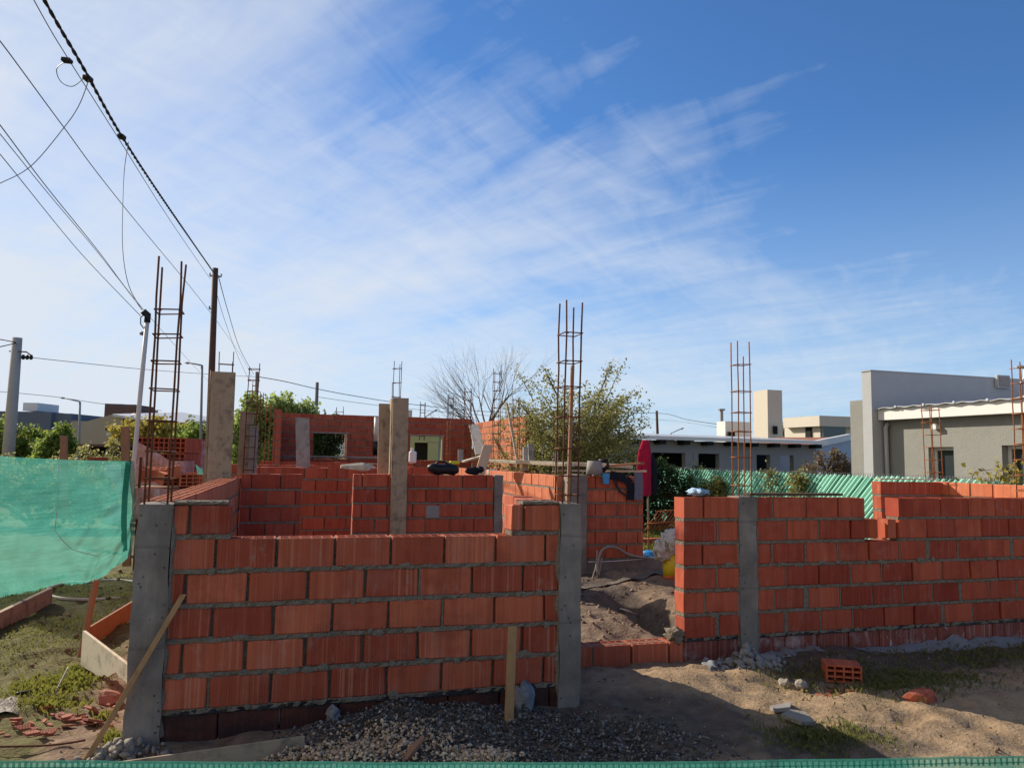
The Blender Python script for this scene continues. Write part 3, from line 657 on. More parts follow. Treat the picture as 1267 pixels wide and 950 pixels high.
th = thing('brick_wall', 'tall sunlit brick wall at the far right of the house, planks leaning on it', 'brick wall', W(6.4, 20), GW)
brick_wall(th, W(6.36, 24.98), -DV, DU, [(k, 0, 5.4) for k in range(0, 14)], 0, mat='brick_sunlit', firsts=(.34, .17), fill=.5, near=False, tone=(.2, 1.)); 
brick_wall(th, W(6.362, 19.36), DU, DV, [(k, 0, .4) for k in range(0, 14)], .004, mat='brick_far', firsts=(.2, .3), near=False, T=.2)
# ------------------------------------------------------------------ loose timber
def plank(label, p, q, w, t, mat, side=None, cat='plank', name='plank', group=None, c=.003, warp=0.):
    """board from p to q; w along side, t across"""
    p = Vector(p); q = Vector(q); e = q-p; side = (Vector(side) if side else e.cross(UP)).normalized(); nn = e.normalized().cross(side).normalized()
    mb = MB(); mb.cbox(p-side*w/2-nn*t/2, e, side*w, nn*t, c, random.uniform(.3, .7)) if warp == 0 else None
    if warp:
        k = 8; 
        for i in range(k):
            a = p+e*(i/k); b = p+e*((i+1)/k); wa = nn*(warp*math.sin(math.pi*i/k)); wb = nn*(warp*math.sin(math.pi*(i+1)/k))
            o = [a+wa-side*w/2-nn*t/2, b+wb-side*w/2-nn*t/2, b+wb+side*w/2-nn*t/2, a+wa+side*w/2-nn*t/2]; u_ = [x+nn*t for x in o]; l0 = e.length*i/k; l1 = e.length*(i+1)/k
            mb.face(o[::-1], [(l0, w), (l1, w), (l1, 0), (l0, 0)]); mb.face(u_, [(l0, 0), (l1, 0), (l1, w), (l0, w)])
            for x, y in ((0, 1), (2, 3)): mb.face([o[x], o[y], u_[y], u_[x]], [(l0, 0), (l1, 0), (l1, t), (l0, t)])
            if i == 0: mb.face([o[0], u_[0], u_[3], o[3]])
            if i == k-1: mb.face([o[1], o[2], u_[2], u_[1]])
    o = mb.build(name, M[mat], None); tag(o, label, cat, group); return o
GF_ = 'form boards around unpoured columns'
# form boards of the two column moulds in the back wall
plank('tall form board in front of the back wall, split at its top', W(1.655, 10.42, -.0), W(1.63, 10.40, 2.46), .215, .026, 'wood_old', DU, 'form board', 'form_board', GF_)
plank('shorter form board just left of and behind the split topped board', W(1.50, 10.80, .2), W(1.47, 10.78, 2.40), .17, .026, 'wood_old', DU, 'form board', 'form_board', GF_)
plank('narrow edge on form board between the two boards of the back wall mould', W(1.545, 10.6, .2), W(1.535, 10.6, 2.46), .15, .024, 'wood_old', DV, 'form board', 'form_board', GF_)
cage('rebar cage sticking out of the twin form boards of the back wall', W(1.6, 10.62), .1, .11, 1.4, 2.98, 'rust', nst=8, rad=.005, tops=(0, .0, -.03, -.3), lean=(.0, 0))
# mould at the end of the left side wall
zt = 2.66
plank('broad weathered form board at the far end of the ridged side wall', W(-.60, 9.98, .5), W(-.615, 9.96, zt), .275, .028, 'wood_old', DU, 'form board', 'form_board', GF_)
plank('narrow edge on form board left of the broad weathered one', W(-.757, 10.10, .5), W(-.775, 10.08, zt-.12), .17, .026, 'wood_old', DV, 'form board', 'form_board', GF_)
plank('short form board at the right back of the broad weathered one', W(-.33, 10.32, 1.40), W(-.33, 10.32, 2.2), .17, .026, 'wood_old', DU, 'form board', 'form_board', GF_)
plank('grey form board strip beside the cage above the side wall end', W(-.235, 10.24, 1.40), W(-.235, 10.24, 2.02), .10, .026, 'wood_grey', DU, 'form board', 'form_board', GF_)
cage('rebar cage in the half open mould right of the broad weathered board', W(-.28, 10.14), .12, .1, 1.40, 2.80, 'rust', nst=10, rad=.006, tops=(-.05, -.0, -.3, -.5), lean=(.01, 0))
cage('short bars poking above the broad weathered form board', W(-.6, 10.12), .16, .1, 1.42, 2.92, 'rust', nst=5, rad=.006, tops=(.0, -.12, .02, -.16))
plank('grey upright board standing behind the interior walls, chipped foot', W(.52, 13.08, .9), W(.44, 13.06, 2.27), .215, .026, 'wood_grey', DU, 'form board', 'form_board', GF_)
# scaffold planks
GS = 'planks and props of the scaffold'
def sp(label, a, b, w=.2, t=.035, mat='wood_pale', side=None): return plank(label, a, b, w, t, mat, side, 'plank', 'plank', GS)
sp('long pale scaffold plank reaching from the leaning board towards the bars', at(604, 570, 13.6), at(705, 575, 12.2), .22, .05)
sp('pale scaffold plank behind the cage of the middle column', at(640, 571, 12.9), at(782, 577, 12.4), .26, .06)
sp('reddish thin plank end of the scaffold beside the crimson jacket', at(752, 576, 12.3), at(795, 573, 11.9), .12, .03, 'wood_red')
sp('lower thin pale batten behind the grey bucket', at(690, 582, 12.6), at(800, 583, 12.2), .08, .03)
sp('short pale plank sloping down from the leaning board', at(573, 571, 13.4), at(600, 563, 13.6), .12, .03)
sp('thick weathered board leaning at the corner of the far interior wall', at(593, 588, 12.0), at(604, 551, 12.3), .16, .05, 'wood', DU)
sp('thin pole leaning against the tall sunlit wall', at(642, 581, 13.0), at(627, 499, 14.6), .035, .035, 'wood_old')
sp('grey board leaning in the corner of the far wall', at(595, 563, 21), at(586, 526, 23.6), .3, .05, 'wood_grey', DU)
sp('short grey upright prop right of the leaning pole', at(650, 582, 12.9), at(650, 553, 12.9), .08, .06, 'wood_grey', DU)
sp('shortest grey upright prop beside the olive tree trunk', at(657, 572, 15.0), at(656, 549, 15.0), .1, .06, 'wood_grey', DU)
sp('small grey board standing before the window wall', at(570, 572, 17), at(570, 556, 17), .12, .03, 'wood_grey', DU)
sp('slanted brace beside the left tube of the far wall', at(480, 561, 22), at(469, 543, 22.6), .07, .06, 'wood', DU)
sp('thin pale strip lying on the inner walls', W(1.9, 16.24, 1.50), W(2.5, 16.24, 1.50), .05, .02)
sp('straight edge batten along the foot of the far wall', at(350, 564, 23), at(470, 566, 23), .06, .05, 'wood_grey')
plank('rusty brown stick tied upright inside the middle column cage', W(1.955, 4.99, 1.30), W(1.985, 5.0, 2.33), .022, .022, 'wood_red', DU, 'stick', 'wooden_stick', None, .002)
plank('dark board lying on top of the long right wall', W(4.05, VR+.05, 1.395), W(5.03, VR+.05, 1.395), .12, .02, 'wood_dark', DV, 'plank', 'plank')
# timber in front
a = onG(108, 938); b = pv(227, 735, 4.925)
plank('thin lath leaning against the nearest concrete column', a+UP*.0, b, .034, .024, 'wood_stake', DU, 'lath', 'wooden_lath', None, .002)
a = gz(638, 905, .02); a = W(1.44, 4.62, -.05); b = pv(634, 774, 4.62)
plank('short square stake standing in the gravel before the front wall', a, b, .052, .03, 'wood_stake', DU, 'stake', 'wooden_stake', None, .003)
a = onG(99, 812); b = at(119, 717, a.y+.05)
plank('reddish round stake standing on the lawn left of the nearest column', a-UP*.05, b, .05, .045, 'wood_red', DU, 'stake', 'wooden_stake', None, .012)
a = onG(106, 803); b = onG(172, 763)
plank('reddish board on edge running from the stake behind the nearest column', a+UP*.09, b+UP*.12, .17, .025, 'wood_red', UP, 'board', 'edge_board')
# chipped pale board: outline with a bite out of its lower edge
a = onG(103, 826)+UP*.0; b = onG(166, 868)+UP*.08; e = b-a; ln = e.length; mb = MB(); k = 14; T_ = Vector((e.y, -e.x, 0)).normalized()*.022
top = []; bot = []
for i in range(k+1):
    f = i/k; q = a+e*f; q.z = 0
    zt = .285-.06*f; zb = .02+(.075*math.exp(-((f-.75)/.2)**2)+.012*math.sin(i*2.1) if f > .3 else 0)+.05*f
    top.append(q+UP*(zt+H(a.x, a.y))); bot.append(q+UP*(zb+H(a.x, a.y)))
for P, fl in (([bot, top], False), ([[x+T_ for x in bot], [x+T_ for x in top]], True)):
    uvs = [[(ln*i/k, r_*.25) for i in range(k+1)] for r_ in (0, 1)]
    mb.grid(P[::-1] if fl else P, .5, uvs)
mb.grid([top, [x+T_ for x in top]], .5); mb.grid([[x+T_ for x in bot], bot], .5)
mb.face([bot[0], top[0], top[0]+T_, bot[0]+T_][::-1]); mb.face([bot[-1], top[-1], top[-1]+T_, bot[-1]+T_])
tag(mb.build('edge_board', M['wood_pale'], None), 'pale chipped board on edge between the red stake and the leaning lath', 'board')
plank('whitewashed board lying on edge at the foot of the front wall', W(-.80, 4.47, .035), W(.24, 4.55, .065), .13, .024, 'wood_old', UP*.9+DV*.15, 'board', 'edge_board')
plank('pale beam lying on the lawn under the green mesh', onG(-25, 792)+UP*.09, onG(61, 747)+UP*.09, .17, .05, 'wood_old', UP, 'beam', 'timber_beam')
# fence posts
plank('rough brown post standing behind the green mesh', at(80, 640, 14.), at(79, 539, 14.), .11, .1, 'wood_red', DU, 'post', 'wooden_post')
plank('rough brown post at the right end of the green mesh', at(157, 700, 10.6), at(155, 528, 10.6), .1, .1, 'wood_red', DU, 'post', 'wooden_post')
# ------------------------------------------------------------------ loose bricks and rubble
def loose(label, c, ang, tilt=0, L=BL, H_=BH, T=.17, up=True, group=None, mat='brick', name='hollow_brick'):
    th = thing(name, label, 'brick', c, group); mb = MB(); o = Vector(c)
    hollow(mb, o-Vector((L/2, T/2, 0)), Vector((1, 0, 0)), Vector((0, 1, 0)), L, T, H_, .7, 4, 3, .012, .10)
    ob = mb.build('block', M[mat], th); th.rotation_euler = (tilt, 0, ang) if up else (R(90)+tilt, 0, ang); return th
zt = .17+4*CO+.022
loose('loose brick end turned at an angle in the gap of the right wall', W(5.385, VR+.1, zt), TH+R(42), L=.16, mat='brick')
loose('narrow loose brick standing in the gap beside the higher courses', W(5.585, VR+.09, zt), TH+R(4), L=.1, T=.16)
q = onG(1038, 836); th = loose('broken hollow brick lying on its side, cells facing the camera', q+UP*.065, R(-12), up=False, H_=.2, L=.26, T=.13)
def lump(mb, c, r, sq=(1, 1, 1), rough=.35, n=2, tone=None, seed=0, freq=1.):
    """irregular stone"""
    import bmesh
    bm = bmesh.new(); bmesh.ops.create_icosphere(bm, subdivisions=n, radius=1); b0 = len(mb.v); rot = Matrix.Rotation(random.uniform(0, 6.28), 3, 'Z')
    for v in bm.verts:
        k = 1+rough*noise.noise(v.co*1.3*freq+Vector((seed*7.1, seed*3.3, 0)))+rough*.6*noise.noise(v.co*3.1*freq+Vector((seed, 0, 9)))
        p = rot @ Vector((v.co.x*sq[0]*k*r, v.co.y*sq[1]*k*r, v.co.z*sq[2]*k*r)); mb.v.append(tuple(Vector(c)+p))
    for f in bm.faces:
        mb.f.append(tuple(b0+v.index for v in f.verts)); mb.t.append(random.random() if tone is None else tone); mb.uv += [(v.co.x*.1+seed, v.co.z*.1) for v in f.verts]
    bm.free()
def rock(label, px, py, r, sq=(1, 1, .6), mat='stone', name='stone', cat='stone', rough=.35, n=2, group=None, z=0, p=None, freq=1.):
    c = p or onG(px, py)+UP*(r*sq[2]*.55+z); mb = MB(); lump(mb, c, r, sq, rough, n, None, random.random()*40, freq)
    return tag(mb.build(name, M[mat], None, n > 2), label, cat, group)
rock('reddish broken brick lump on the sand below the long right wall', 1141, 868, .115, (1, .55, .5), 'brick', 'brick_lump', 'brick')
rock('round pale stone at the edge of the wall shadow', 971, 849, .055, (1, .8, .75), 'stone')
rock('flat oblong pale stone right of the round one', 991, 849, .065, (1.2, .7, .5), 'stone')
rock('whitish stone at the foot of the right wall column', 949, 819, .075, (1.3, .6, .6), 'slop')
rock('bluish spilled mortar at the left foot of the right wall', 878, 826, .10, (1.4, .5, .55), 'slop', 'mortar_heap', 'mortar heap', .7, 3, None, -.03, None, 1.9)
rock('pale mortar crumb on the threshold end', 838, 796, .085, (.9, .8, .75), 'mortar', 'mortar_lump', 'mortar lump', .8, 3, p=W(3.34, 5.98, .20), freq=1.8)
rock('bluish mortar lump behind the square stake', 662, 902, .11, (1.0, .6, .85), 'slop', 'mortar_lump', 'mortar lump', .6, 3, p=W(1.62, 4.90, .12), freq=1.6)
rock('bluish mortar blob half sunk in the gravel top', 415, 890, .06, (1.1, .6, .8), 'slop', 'mortar_lump', 'mortar lump', .5, 3, p=W(.42, 4.93, .11), freq=1.5)
rock('red tile fragment by the foot of the leaning lath', 135, 868, .09, (1, .5, .6), 'shard', 'tile_fragment', 'fragment')
def slop_band(label, px0, px1, y0, y1, h=.09):
    a = W(*px0); b = W(*px1); mb = MB(); n = 26; P = []
    for r_ in range(4):
        row = []
        for i in range(n+1):
            f = i/n; q = a+(b-a)*f; hh_ = h*max(.05, .35+1.1*noise.noise(Vector((i*.42, h*9, y0))))*math.sin(math.pi*min(1, max(0, f*1.0)))**.4
            out = (.02, .06, .13, .24)[r_]*(1+.5*noise.noise(Vector((i*.5, r_, y1)))); zz = (1., .95, .5, -.25)[r_]*hh_
            q = q-DV*out; row.append(Vector((q.x, q.y, H(q.x, q.y)+zz+random.uniform(-.006, .006))))
        P.append(row)
    mb.grid(P[::-1]); return tag(mb.build('mortar_spill', M['slop'], None, True), label, 'mortar spill')
slop_band('bluish mortar spill along the right wall behind the broken hollow brick', (4.15, VR+.01), (4.75, VR+.01), 1, 2, .07)
slop_band('bluish mortar spill at the far right foot of the long wall', (5.0, VR+.01), (7.5, VR+.01), 5, 9, .10)
def shard(mb, c, s, t, tilt):
    n = random.randint(4, 6); a0 = random.random()*6; rz = Matrix.Rotation(random.random()*6.28, 3, 'Z') @ Matrix.Rotation(tilt, 3, 'X')
    P = []
    for i in range(n):
        a = a0+6.283*i/n; r_ = s*random.uniform(.55, 1.1); P.append(Vector((math.cos(a)*r_*1.35, math.sin(a)*r_*.75, 0)))
    lo = [c+rz @ p for p in P]; hi = [c+rz @ (p+Vector((0, 0, t))) for p in P]; tn = random.random(); o = random.random()*30
    mb.face(hi, [(o+p.x, o+p.y) for p in P], tn); mb.face(lo[::-1], [(o+p.x, o+p.y) for p in P][::-1], tn)
    for i in range(n): j = (i+1) % n; mb.face([lo[i], lo[j], hi[j], hi[i]], None, tn)
GB = 'broken brick fragments left of the front wall'
spots = [(30, 905, 18, 60, 14), (55, 893, 8, 60, 12), (95, 890, 8, 40, 12), (140, 874, 5, 15, 9), (110, 900, 6, 45, 10)]
for (px, py, n_, dx, dy) in spots:
    for i in range(n_):
        q = onG(px+random.gauss(0, dx*.5), min(944, py+random.gauss(0, dy*.55))); mb = MB(); s = random.choice((.012, .018, .025, .035, .05))
        shard(mb, q+UP*random.uniform(.002, .02), s, random.uniform(.008, .016), random.uniform(-.5, .5))
        ob = mb.build('brick_fragment', M['shard'], None); tag(ob, 'red brick fragment scattered on the ground left of the leaning lath', 'fragment', GB)
for (px, py, s, lab) in [(112, 896, .075, 'large pale red tile fragment propped on the earth beside the lath foot'), (132, 872, .07, 'upright pinkish tile fragment near the chipped pale board'), (115, 884, .09, 'long dark red tile fragment lying flat by the lath')]:
    mb = MB(); shard(mb, onG(px, py)+UP*.02, s, .014, random.uniform(.3, .8)); tag(mb.build('tile_fragment', M['shard'], None), lab, 'fragment')
for (px, py, s, lab, mt) in [(966, 881, .125, 'grey slab fragment lying flat beside the grass patch', 'slab'), (988, 892, .15, 'tan slab fragment overlapped by the grey one', 'stone')]:
    mb = MB(); shard(mb, onG(px, py)+UP*.015, s, .025, random.uniform(-.12, .12)); tag(mb.build('slab_fragment', M[mt], None), lab, 'slab fragment')
mb = MB()
for i in range(26): q = W(4.15+random.gauss(0, .12), 4.95+random.gauss(0, .05)); shard(mb, Vector((q.x, q.y, H(q.x, q.y)+.004)), random.uniform(.012, .04), .006, random.uniform(-.3, .3))
kind(mb.build('brick_debris', M['shard'], None), 'stuff', 'red brick crumbs on the sand beside the broken hollow brick', 'debris')
# hoses, pipes, small things on the lawn
def path(label, pts, r, mat, name='hose', cat='hose', n=7, parent=None):
    P = [Vector(p) for p in pts]; Q = []
    for i in range(len(P)-1):
        p0, p1, p2, p3 = P[max(i-1, 0)], P[i], P[i+1], P[min(i+2, len(P)-1)]
        for k in range(6):
            s = k/6; Q.append(.5*((2*p1)+(p2-p0)*s+(2*p0-5*p1+4*p2-p3)*s*s+(3*p1-p0-3*p2+p3)*s**3))
    Q.append(P[-1]); mb = MB(); mb.tube(Q, r, n); o = mb.build(name, M[mat], parent, True)
    return tag(o, label, cat) if label else o
G_ = lambda px, py, z=.02: onG(px, py)+UP*z
path('cream hose looping over the lawn behind the red stake', [G_(172, 722), G_(140, 719), G_(112, 722), G_(84, 723), G_(62, 729), G_(58, 736), G_(75, 742), G_(110, 744), G_(150, 742)], .018, 'hose')
path('black bent pipe on the lawn beside the bright grass tuft', [G_(20, 862), G_(45, 857), G_(75, 846), G_(95, 837)], .012, 'black', 'plastic_pipe', 'pipe')
path('grey thin stick in the lawn near the bright grass tuft', [G_(68, 862, .03), G_(83, 846, .12)], .006, 'slab', 'stick', 'stick')
path('pale hose lying along the crest inside the passage', [G_(716, 737, .03), G_(735, 744, .03), G_(755, 753, .03), G_(775, 758, .03), G_(792, 766, .03)], .011, 'hose')
path('thin rusty rod lying low before the left foot of the front wall', [onG(-10, 928)+UP*.02, onG(60, 926)+UP*.02, onG(105, 922)+UP*.03], .006, 'rust', 'rusty_rod', 'rod')
mb = MB(); mb.tube([onG(499, 944)+UP*.0, onG(511, 936)+UP*.04, onG(523, 929)+UP*.07], [.016, .024, .014], 6); tag(mb.build('wood_scrap', M['wood_red'], None), 'splintered orange wood scrap stuck in the gravel', 'scrap')
# white wrinkled sheet remnant at the left edge
P = [[onG(-18+x*8, 866+y*5)+UP*(.02+.03*noise.noise(Vector((x*.8, y*.9, 2)))) for x in range(6)] for y in range(5)]; mb = MB(); mb.grid(P); tag(mb.build('plastic_sheet', M['dirty_film'], None, True), 'dirty white sheet crumpled on the lawn at the picture edge', 'sheet')
mb = MB(); P = []
for x in range(22):
    f = x/21; u = 3.72+1.75*f; v = 9.35+.55*f+.10*math.sin(f*7); c = W(u, v); w = .05+.03*math.sin(f*9)**2; P.append([Vector((q.x, q.y, H(q.x, q.y)+.02+.012*math.sin(x*1.3+k))) for k, q in enumerate((c-DV*w, c, c+DV*w))])
mb.grid(P); tag(mb.build('plastic_sheet', M['dirty_film'], None, True), 'pale torn sheet strip lying across the soil in the passage', 'sheet')
# gravel heap
def scatter_stones(name, n, sampler, size, mat, tone=(0, 1), flat=.7):
    import bmesh
    bm = bmesh.new(); bmesh.ops.create_icosphere(bm, subdivisions=1, radius=1); bv = np.array([v.co[:] for v in bm.verts]); bf = np.array([[v.index for v in f.verts] for f in bm.faces]); bm.free()
    VV, FF, TT = [], [], []; off = 0
    for i in range(n):
        p = sampler()
        if p is None: continue
        s = size[0]+(size[1]-size[0])*random.random()**1.8
        q = Matrix.Rotation(random.random()*6.28, 3, Vector((random.gauss(0, 1), random.gauss(0, 1), random.gauss(0, 1)+.01)).normalized())
        v = bv*(1+.34*RS.randn(len(bv), 1).clip(-1.1, 1.1))*np.array([1, random.uniform(.6, .95), random.uniform(.4, .8)])*s
        VV.append(v @ np.array(q).T+np.array(p)); FF.append(bf+off); off += len(bv); t0 = random.uniform(*tone); TT.append(np.full(len(bf), t0)+RS.rand(len(bf))*.12)
    return tri_mesh(name, np.concatenate(VV), np.concatenate(FF), np.concatenate(TT), mat)
def heap():
    for _ in range(40):
        u = random.uniform(.05, 3.6); v = random.uniform(3.3, 4.95)
        d = gauss(u, v, 1.0, 4.8, .72, .5)+.9*gauss(u, v, .55, 4.3, .45, .4)+.75*gauss(u, v, 2.3, 4.1, .75, .45)+.6*gauss(u, v, 1.5, 4.2, .9, .6)
        if gauss(u, v, .5, 4.34, .3, .13)+gauss(u, v, 1.12, 4.12, .13, .07) > random.uniform(.25, .7): continue
        if u > 1.9: d *= max(.12, 1-(u-1.9)*1.0)
        if random.random() < min(1, d*1.15)-.12:
            p = W(u, v); return (p.x, p.y, H(p.x, p.y)+random.uniform(-.004, .022)*min(1, d))
def rub(cu, cv, su, sv, h):
    def f():
        u = random.gauss(cu, su); v = random.gauss(cv, sv); p = W(u, v)
        if v > VF-.03 and u > -.75 and u < 2.06 or v > VR-.03: return None
        return (p.x, p.y, H(p.x, p.y)+random.uniform(0, h)*gauss(u, v, cu, cv, su*1.3, sv*1.3))
    return f
ob = scatter_stones('rubble', 160, rub(-.72, 4.86, .10, .06, .09), (.012, .045), M['stone']); kind(ob, 'stuff', 'pale rubble lumps heaped at the foot of the nearest column', 'rubble')
ob = scatter_stones('mortar_rubble', 190, rub(3.86, 5.70, .16, .09, .13), (.012, .055), M['slab']); kind(ob, 'stuff', 'hardened mortar crumbs heaped at the foot of the right wall column', 'rubble')
ob = scatter_stones('gravel', 12500, heap, (.0045, .014), M['gravel']); kind(ob, 'stuff', 'dark grey gravel heaped against the front wall', 'gravel')
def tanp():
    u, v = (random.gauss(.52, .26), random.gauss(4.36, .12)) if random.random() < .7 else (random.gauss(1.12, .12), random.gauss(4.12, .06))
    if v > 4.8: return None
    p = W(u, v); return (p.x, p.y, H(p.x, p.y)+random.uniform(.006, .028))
ob = scatter_stones('sun_toned_gravel', 2600, tanp, (.006, .015), M['pebble']); kind(ob, 'stuff', 'tan pebbles, brightened to look sunlit, spread before the dark gravel', 'gravel')
def grit():
    u, v = random.uniform(2.0, 7.0), random.uniform(3.2, 5.8); p = W(u, v)
    if random.random() < .4: return None
    return (p.x, p.y, H(p.x, p.y)+.002)
ob = scatter_stones('grit', 1300, grit, (.004, .015), M['clod'], (0, 1)); kind(ob, 'stuff', 'small clods and grit on the sandy ground', 'grit')
def clod():
    u, v = (random.uniform(2.3, 5.6), random.uniform(6.3, 10.2)) if random.random() < .6 else (random.uniform(-3., -.8), random.uniform(4.2, 12)); p = W(u, v); return (p.x, p.y, H(p.x, p.y)+.004)
ob = scatter_stones('soil_clods', 1100, clod, (.006, .03), M['clod'], (0, .8)); kind(ob, 'stuff', 'soil clods in the passage and on the lawn', 'soil')
# grass blades
def grass(name, n, sampler, h, w, mat, label):
    V_, F_, T_ = [], [], []
    for i in range(n):
        p = sampler()
        if p is None: continue
        a = random.random()*6.28; l = random.uniform(*h); lean = random.uniform(.1, .9); dx, dy = math.cos(a), math.sin(a); b = len(V_); ww = w*random.uniform(.6, 1.3)
        V_ += [(p[0]-dy*ww, p[1]+dx*ww, p[2]-.01), (p[0]+dy*ww, p[1]-dx*ww, p[2]-.01), (p[0]+dx*l*lean*.45+dy*ww*.6, p[1]+dy*l*lean*.45-dx*ww*.6, p[2]+l*.7), (p[0]+dx*l*lean, p[1]+dy*l*lean, p[2]+l*(1.05-lean*.45))]
        F_ += [(b, b+1, b+2), (b, b+2, b+3)]; T_ += [random.random()]*2
    return kind(tri_mesh(name, V_, F_, T_, M[mat]), 'stuff', label, 'grass')
def lawn():
    u, v = random.uniform(-5., -.8), 3.6+8.4*random.random()**1.2
    p = W(u, v)
    if p.y < 2 or fbm(u, v, .9, 3, 5.)+.08 < random.uniform(-.35, .3): return None
    if v < 6.0 and u > -2.0+.3*noise.noise(Vector((u, v, 0))) and random.random() < .93: return None
    if u > -1.5 and random.random() < .8: return None
    return (p.x, p.y, H(p.x, p.y))
grass('lawn_grass', 85000, lawn, (.01, .04), .0018, 'grass_dry', 'short tired grass on the lawn left of the walls')
tufts = [(62, 850, .22, 650), (88, 846, .16, 450), (70, 875, .16, 300), (98, 830, .1, 160), (130, 890, .05, 60), (140, 915, .08, 120)]
def tuft():
    px, py, s, k = random.choices(tufts, [t_[3] for t_ in tufts])[0]; p = onG(px, py, 2); x = p.x+random.gauss(0, s*.6); y = p.y+random.gauss(0, s*.6); return (x, y, H(x, y))
grass('grass_tuft', 2400, tuft, (.015, .07), .0016, 'grass_green', 'bright green grass tuft near the black bent pipe')
def rpatch():
    c = random.choices([(3.32, 4.12, .2, .13), (4.75, 4.95, .38, .2), (6.1, 5.45, .5, .2), (4.2, 5.3, .3, .15), (3.0, 6.6, .4, .2)], [5, 6, 4, 2, .15])[0]; p = W(random.gauss(c[0], c[2]), random.gauss(c[1], c[3])); 
    if p.dot(DV) > VR-.02: return None
    return (p.x, p.y, H(p.x, p.y))
grass('grass_patch', 5200, rpatch, (.015, .06), .0018, 'grass_dry', 'dark grass patches on the ground before the long right wall')
def back():
    p = W(random.uniform(5.4, 10.), random.uniform(11.8, 17)); return (p.x, p.y, H(p.x, p.y))
grass('grass_strip', 9000, back, (.04, .16), .006, 'grass_green', 'sunlit green weeds beyond the passage')
# ------------------------------------------------------------------ green meshes
def cloth(name, label, P, mat, cat='mesh', uvs=None, parent=None):
    mb = MB(); mb.grid(P, .5, uvs); o = mb.build(name, M[mat], parent, True); return tag(o, label, cat) if label else o
th = thing('mesh_fence', 'green shade mesh fence sagging along the left of the plot', 'mesh fence', at(80, 750, 9))
nA, nB = 90, 50; P = []; UVs = []
for j in range(nB+1):
    f = j/nB; row = []; ur = []
    for i in range(nA+1):
        g_ = i/nA; px = -40+206*g_
        ytop = 561+9.5*max(0, g_)**1.0+2*math.sin(g_*3.1); ybot = 752-16*g_-50*max(0, (g_-.35)/.65)**2.2
        Yd = 8.5+2.0*g_
        a = at(px, ytop, Yd); b = at(px-4*g_*f, ybot, Yd); b.z = max(b.z, H(b.x, b.y)-.02)
        q = a+(b-a)*f; bil = .16*math.sin(math.pi*f)*(.4+.6*math.sin(g_*2.2+.4))+.05*noise.noise(Vector((g_*5, f*4, 1)))+(.03+.05*sstep(.5, .75, g_))*noise.noise(Vector((g_*14+f*9, f*4-g_*10, 4)))*(.3+f)
        q = q+DV*(-bil)*.8+DU*bil*.35; row.append(q); ur.append((g_*4, (1-f)*1.7))
    P.append(row); UVs.append(ur)
cloth('mesh_sheet', None, P[::-1], 'mesh', uvs=UVs[::-1], parent=th)
def onsheet(px, py):                                          # point on the sheet nearest to a pixel of the survey
    best = None
    for r_ in P:
        for q in r_:
            d = q-CAM; x = 633.5+FPX*d.dot(CR)/d.dot(_F); y = 475-FPX*d.dot(CU)/d.dot(_F); e = (x-px)**2+(y-py)**2
            if best is None or e < best[0]: best = (e, q)
    return best[1]
for pts in ([(73, 574), (72, 600), (70, 630), (69, 655)], [(69, 655), (76, 668), (90, 680), (108, 686), (122, 688)]):
    mb = MB(); mb.tube([onsheet(*q)-DV*.02+DU*.004 for q in pts], .004, 5); mb.build('seam', M['pvc'], th, True)
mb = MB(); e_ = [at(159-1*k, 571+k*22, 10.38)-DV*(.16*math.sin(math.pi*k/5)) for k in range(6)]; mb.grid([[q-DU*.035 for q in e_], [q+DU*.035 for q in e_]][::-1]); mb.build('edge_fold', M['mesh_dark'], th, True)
for g_ in (.0, .985): mb = MB(); a = at(-40+206*g_, 750, 8.72+2*g_); mb.tube([Vector((a.x, a.y, -.1)), Vector((a.x, a.y, 1.60))], .02, 6); mb.build('fence_rod', M['rust'], th)
mb = MB(); q = at(5, 614, 8.4)  # holes torn in the mesh, things seen through: dark scraps
# foreground mesh at the photographer's feet
th = thing('mesh_fence', 'nearest green mesh fence, only its knitted top edge in view', 'mesh fence', (0, 2.35, 0))
P = []; UVs = []
for j in range(9):
    row = []; ur = []
    for i in range(301):
        g_ = (i-80)/140; px = -60+1390*g_; yt = 943.0+2.4*math.sin(g_*3.1)-6*sstep(.55, 1., g_)+1.3*noise.noise(Vector((g_*14, 0, 0)))+.8*noise.noise(Vector((g_*43, 3, 0)))
        q = at(px, yt, 2.3+.25*max(-.2, min(1.2, g_))); zz = q.z*(1-j/8); row.append(Vector((q.x, q.y+.012*math.sin(g_*30)*j/8, zz))); ur.append((g_*4, zz))
    P.append(row); UVs.append(ur)
cloth('mesh_sheet', None, P[::-1], 'mesh_front', uvs=UVs[::-1], parent=th)
mb = MB()
top = [q for q in P[0]]
mb.tube([q+UP*.004 for q in top], .0035, 5); mb.tube([q-UP*.012-Vector((0, .002, 0)) for q in top], .002, 4)
for i in range(410):
    g_ = i/410*300; k = int(g_); a = top[k]+(top[k+1]-top[k])*(g_-k); mb.tube([a+UP*.003-Vector((0, .002, 0)), a-UP*.020-Vector((random.uniform(-.003, .003), .003, 0))], .0032, 4, .5, False)
mb.build('knitted_edge', M['mesh_front'], th, True)
for x in (-2.6, 0.9, 3.2): mb = MB(); mb.tube([Vector((x, 2.42, -.1)), Vector((x, 2.42, .72))], .016, 6); mb.build('fence_rod', M['rust'], th)
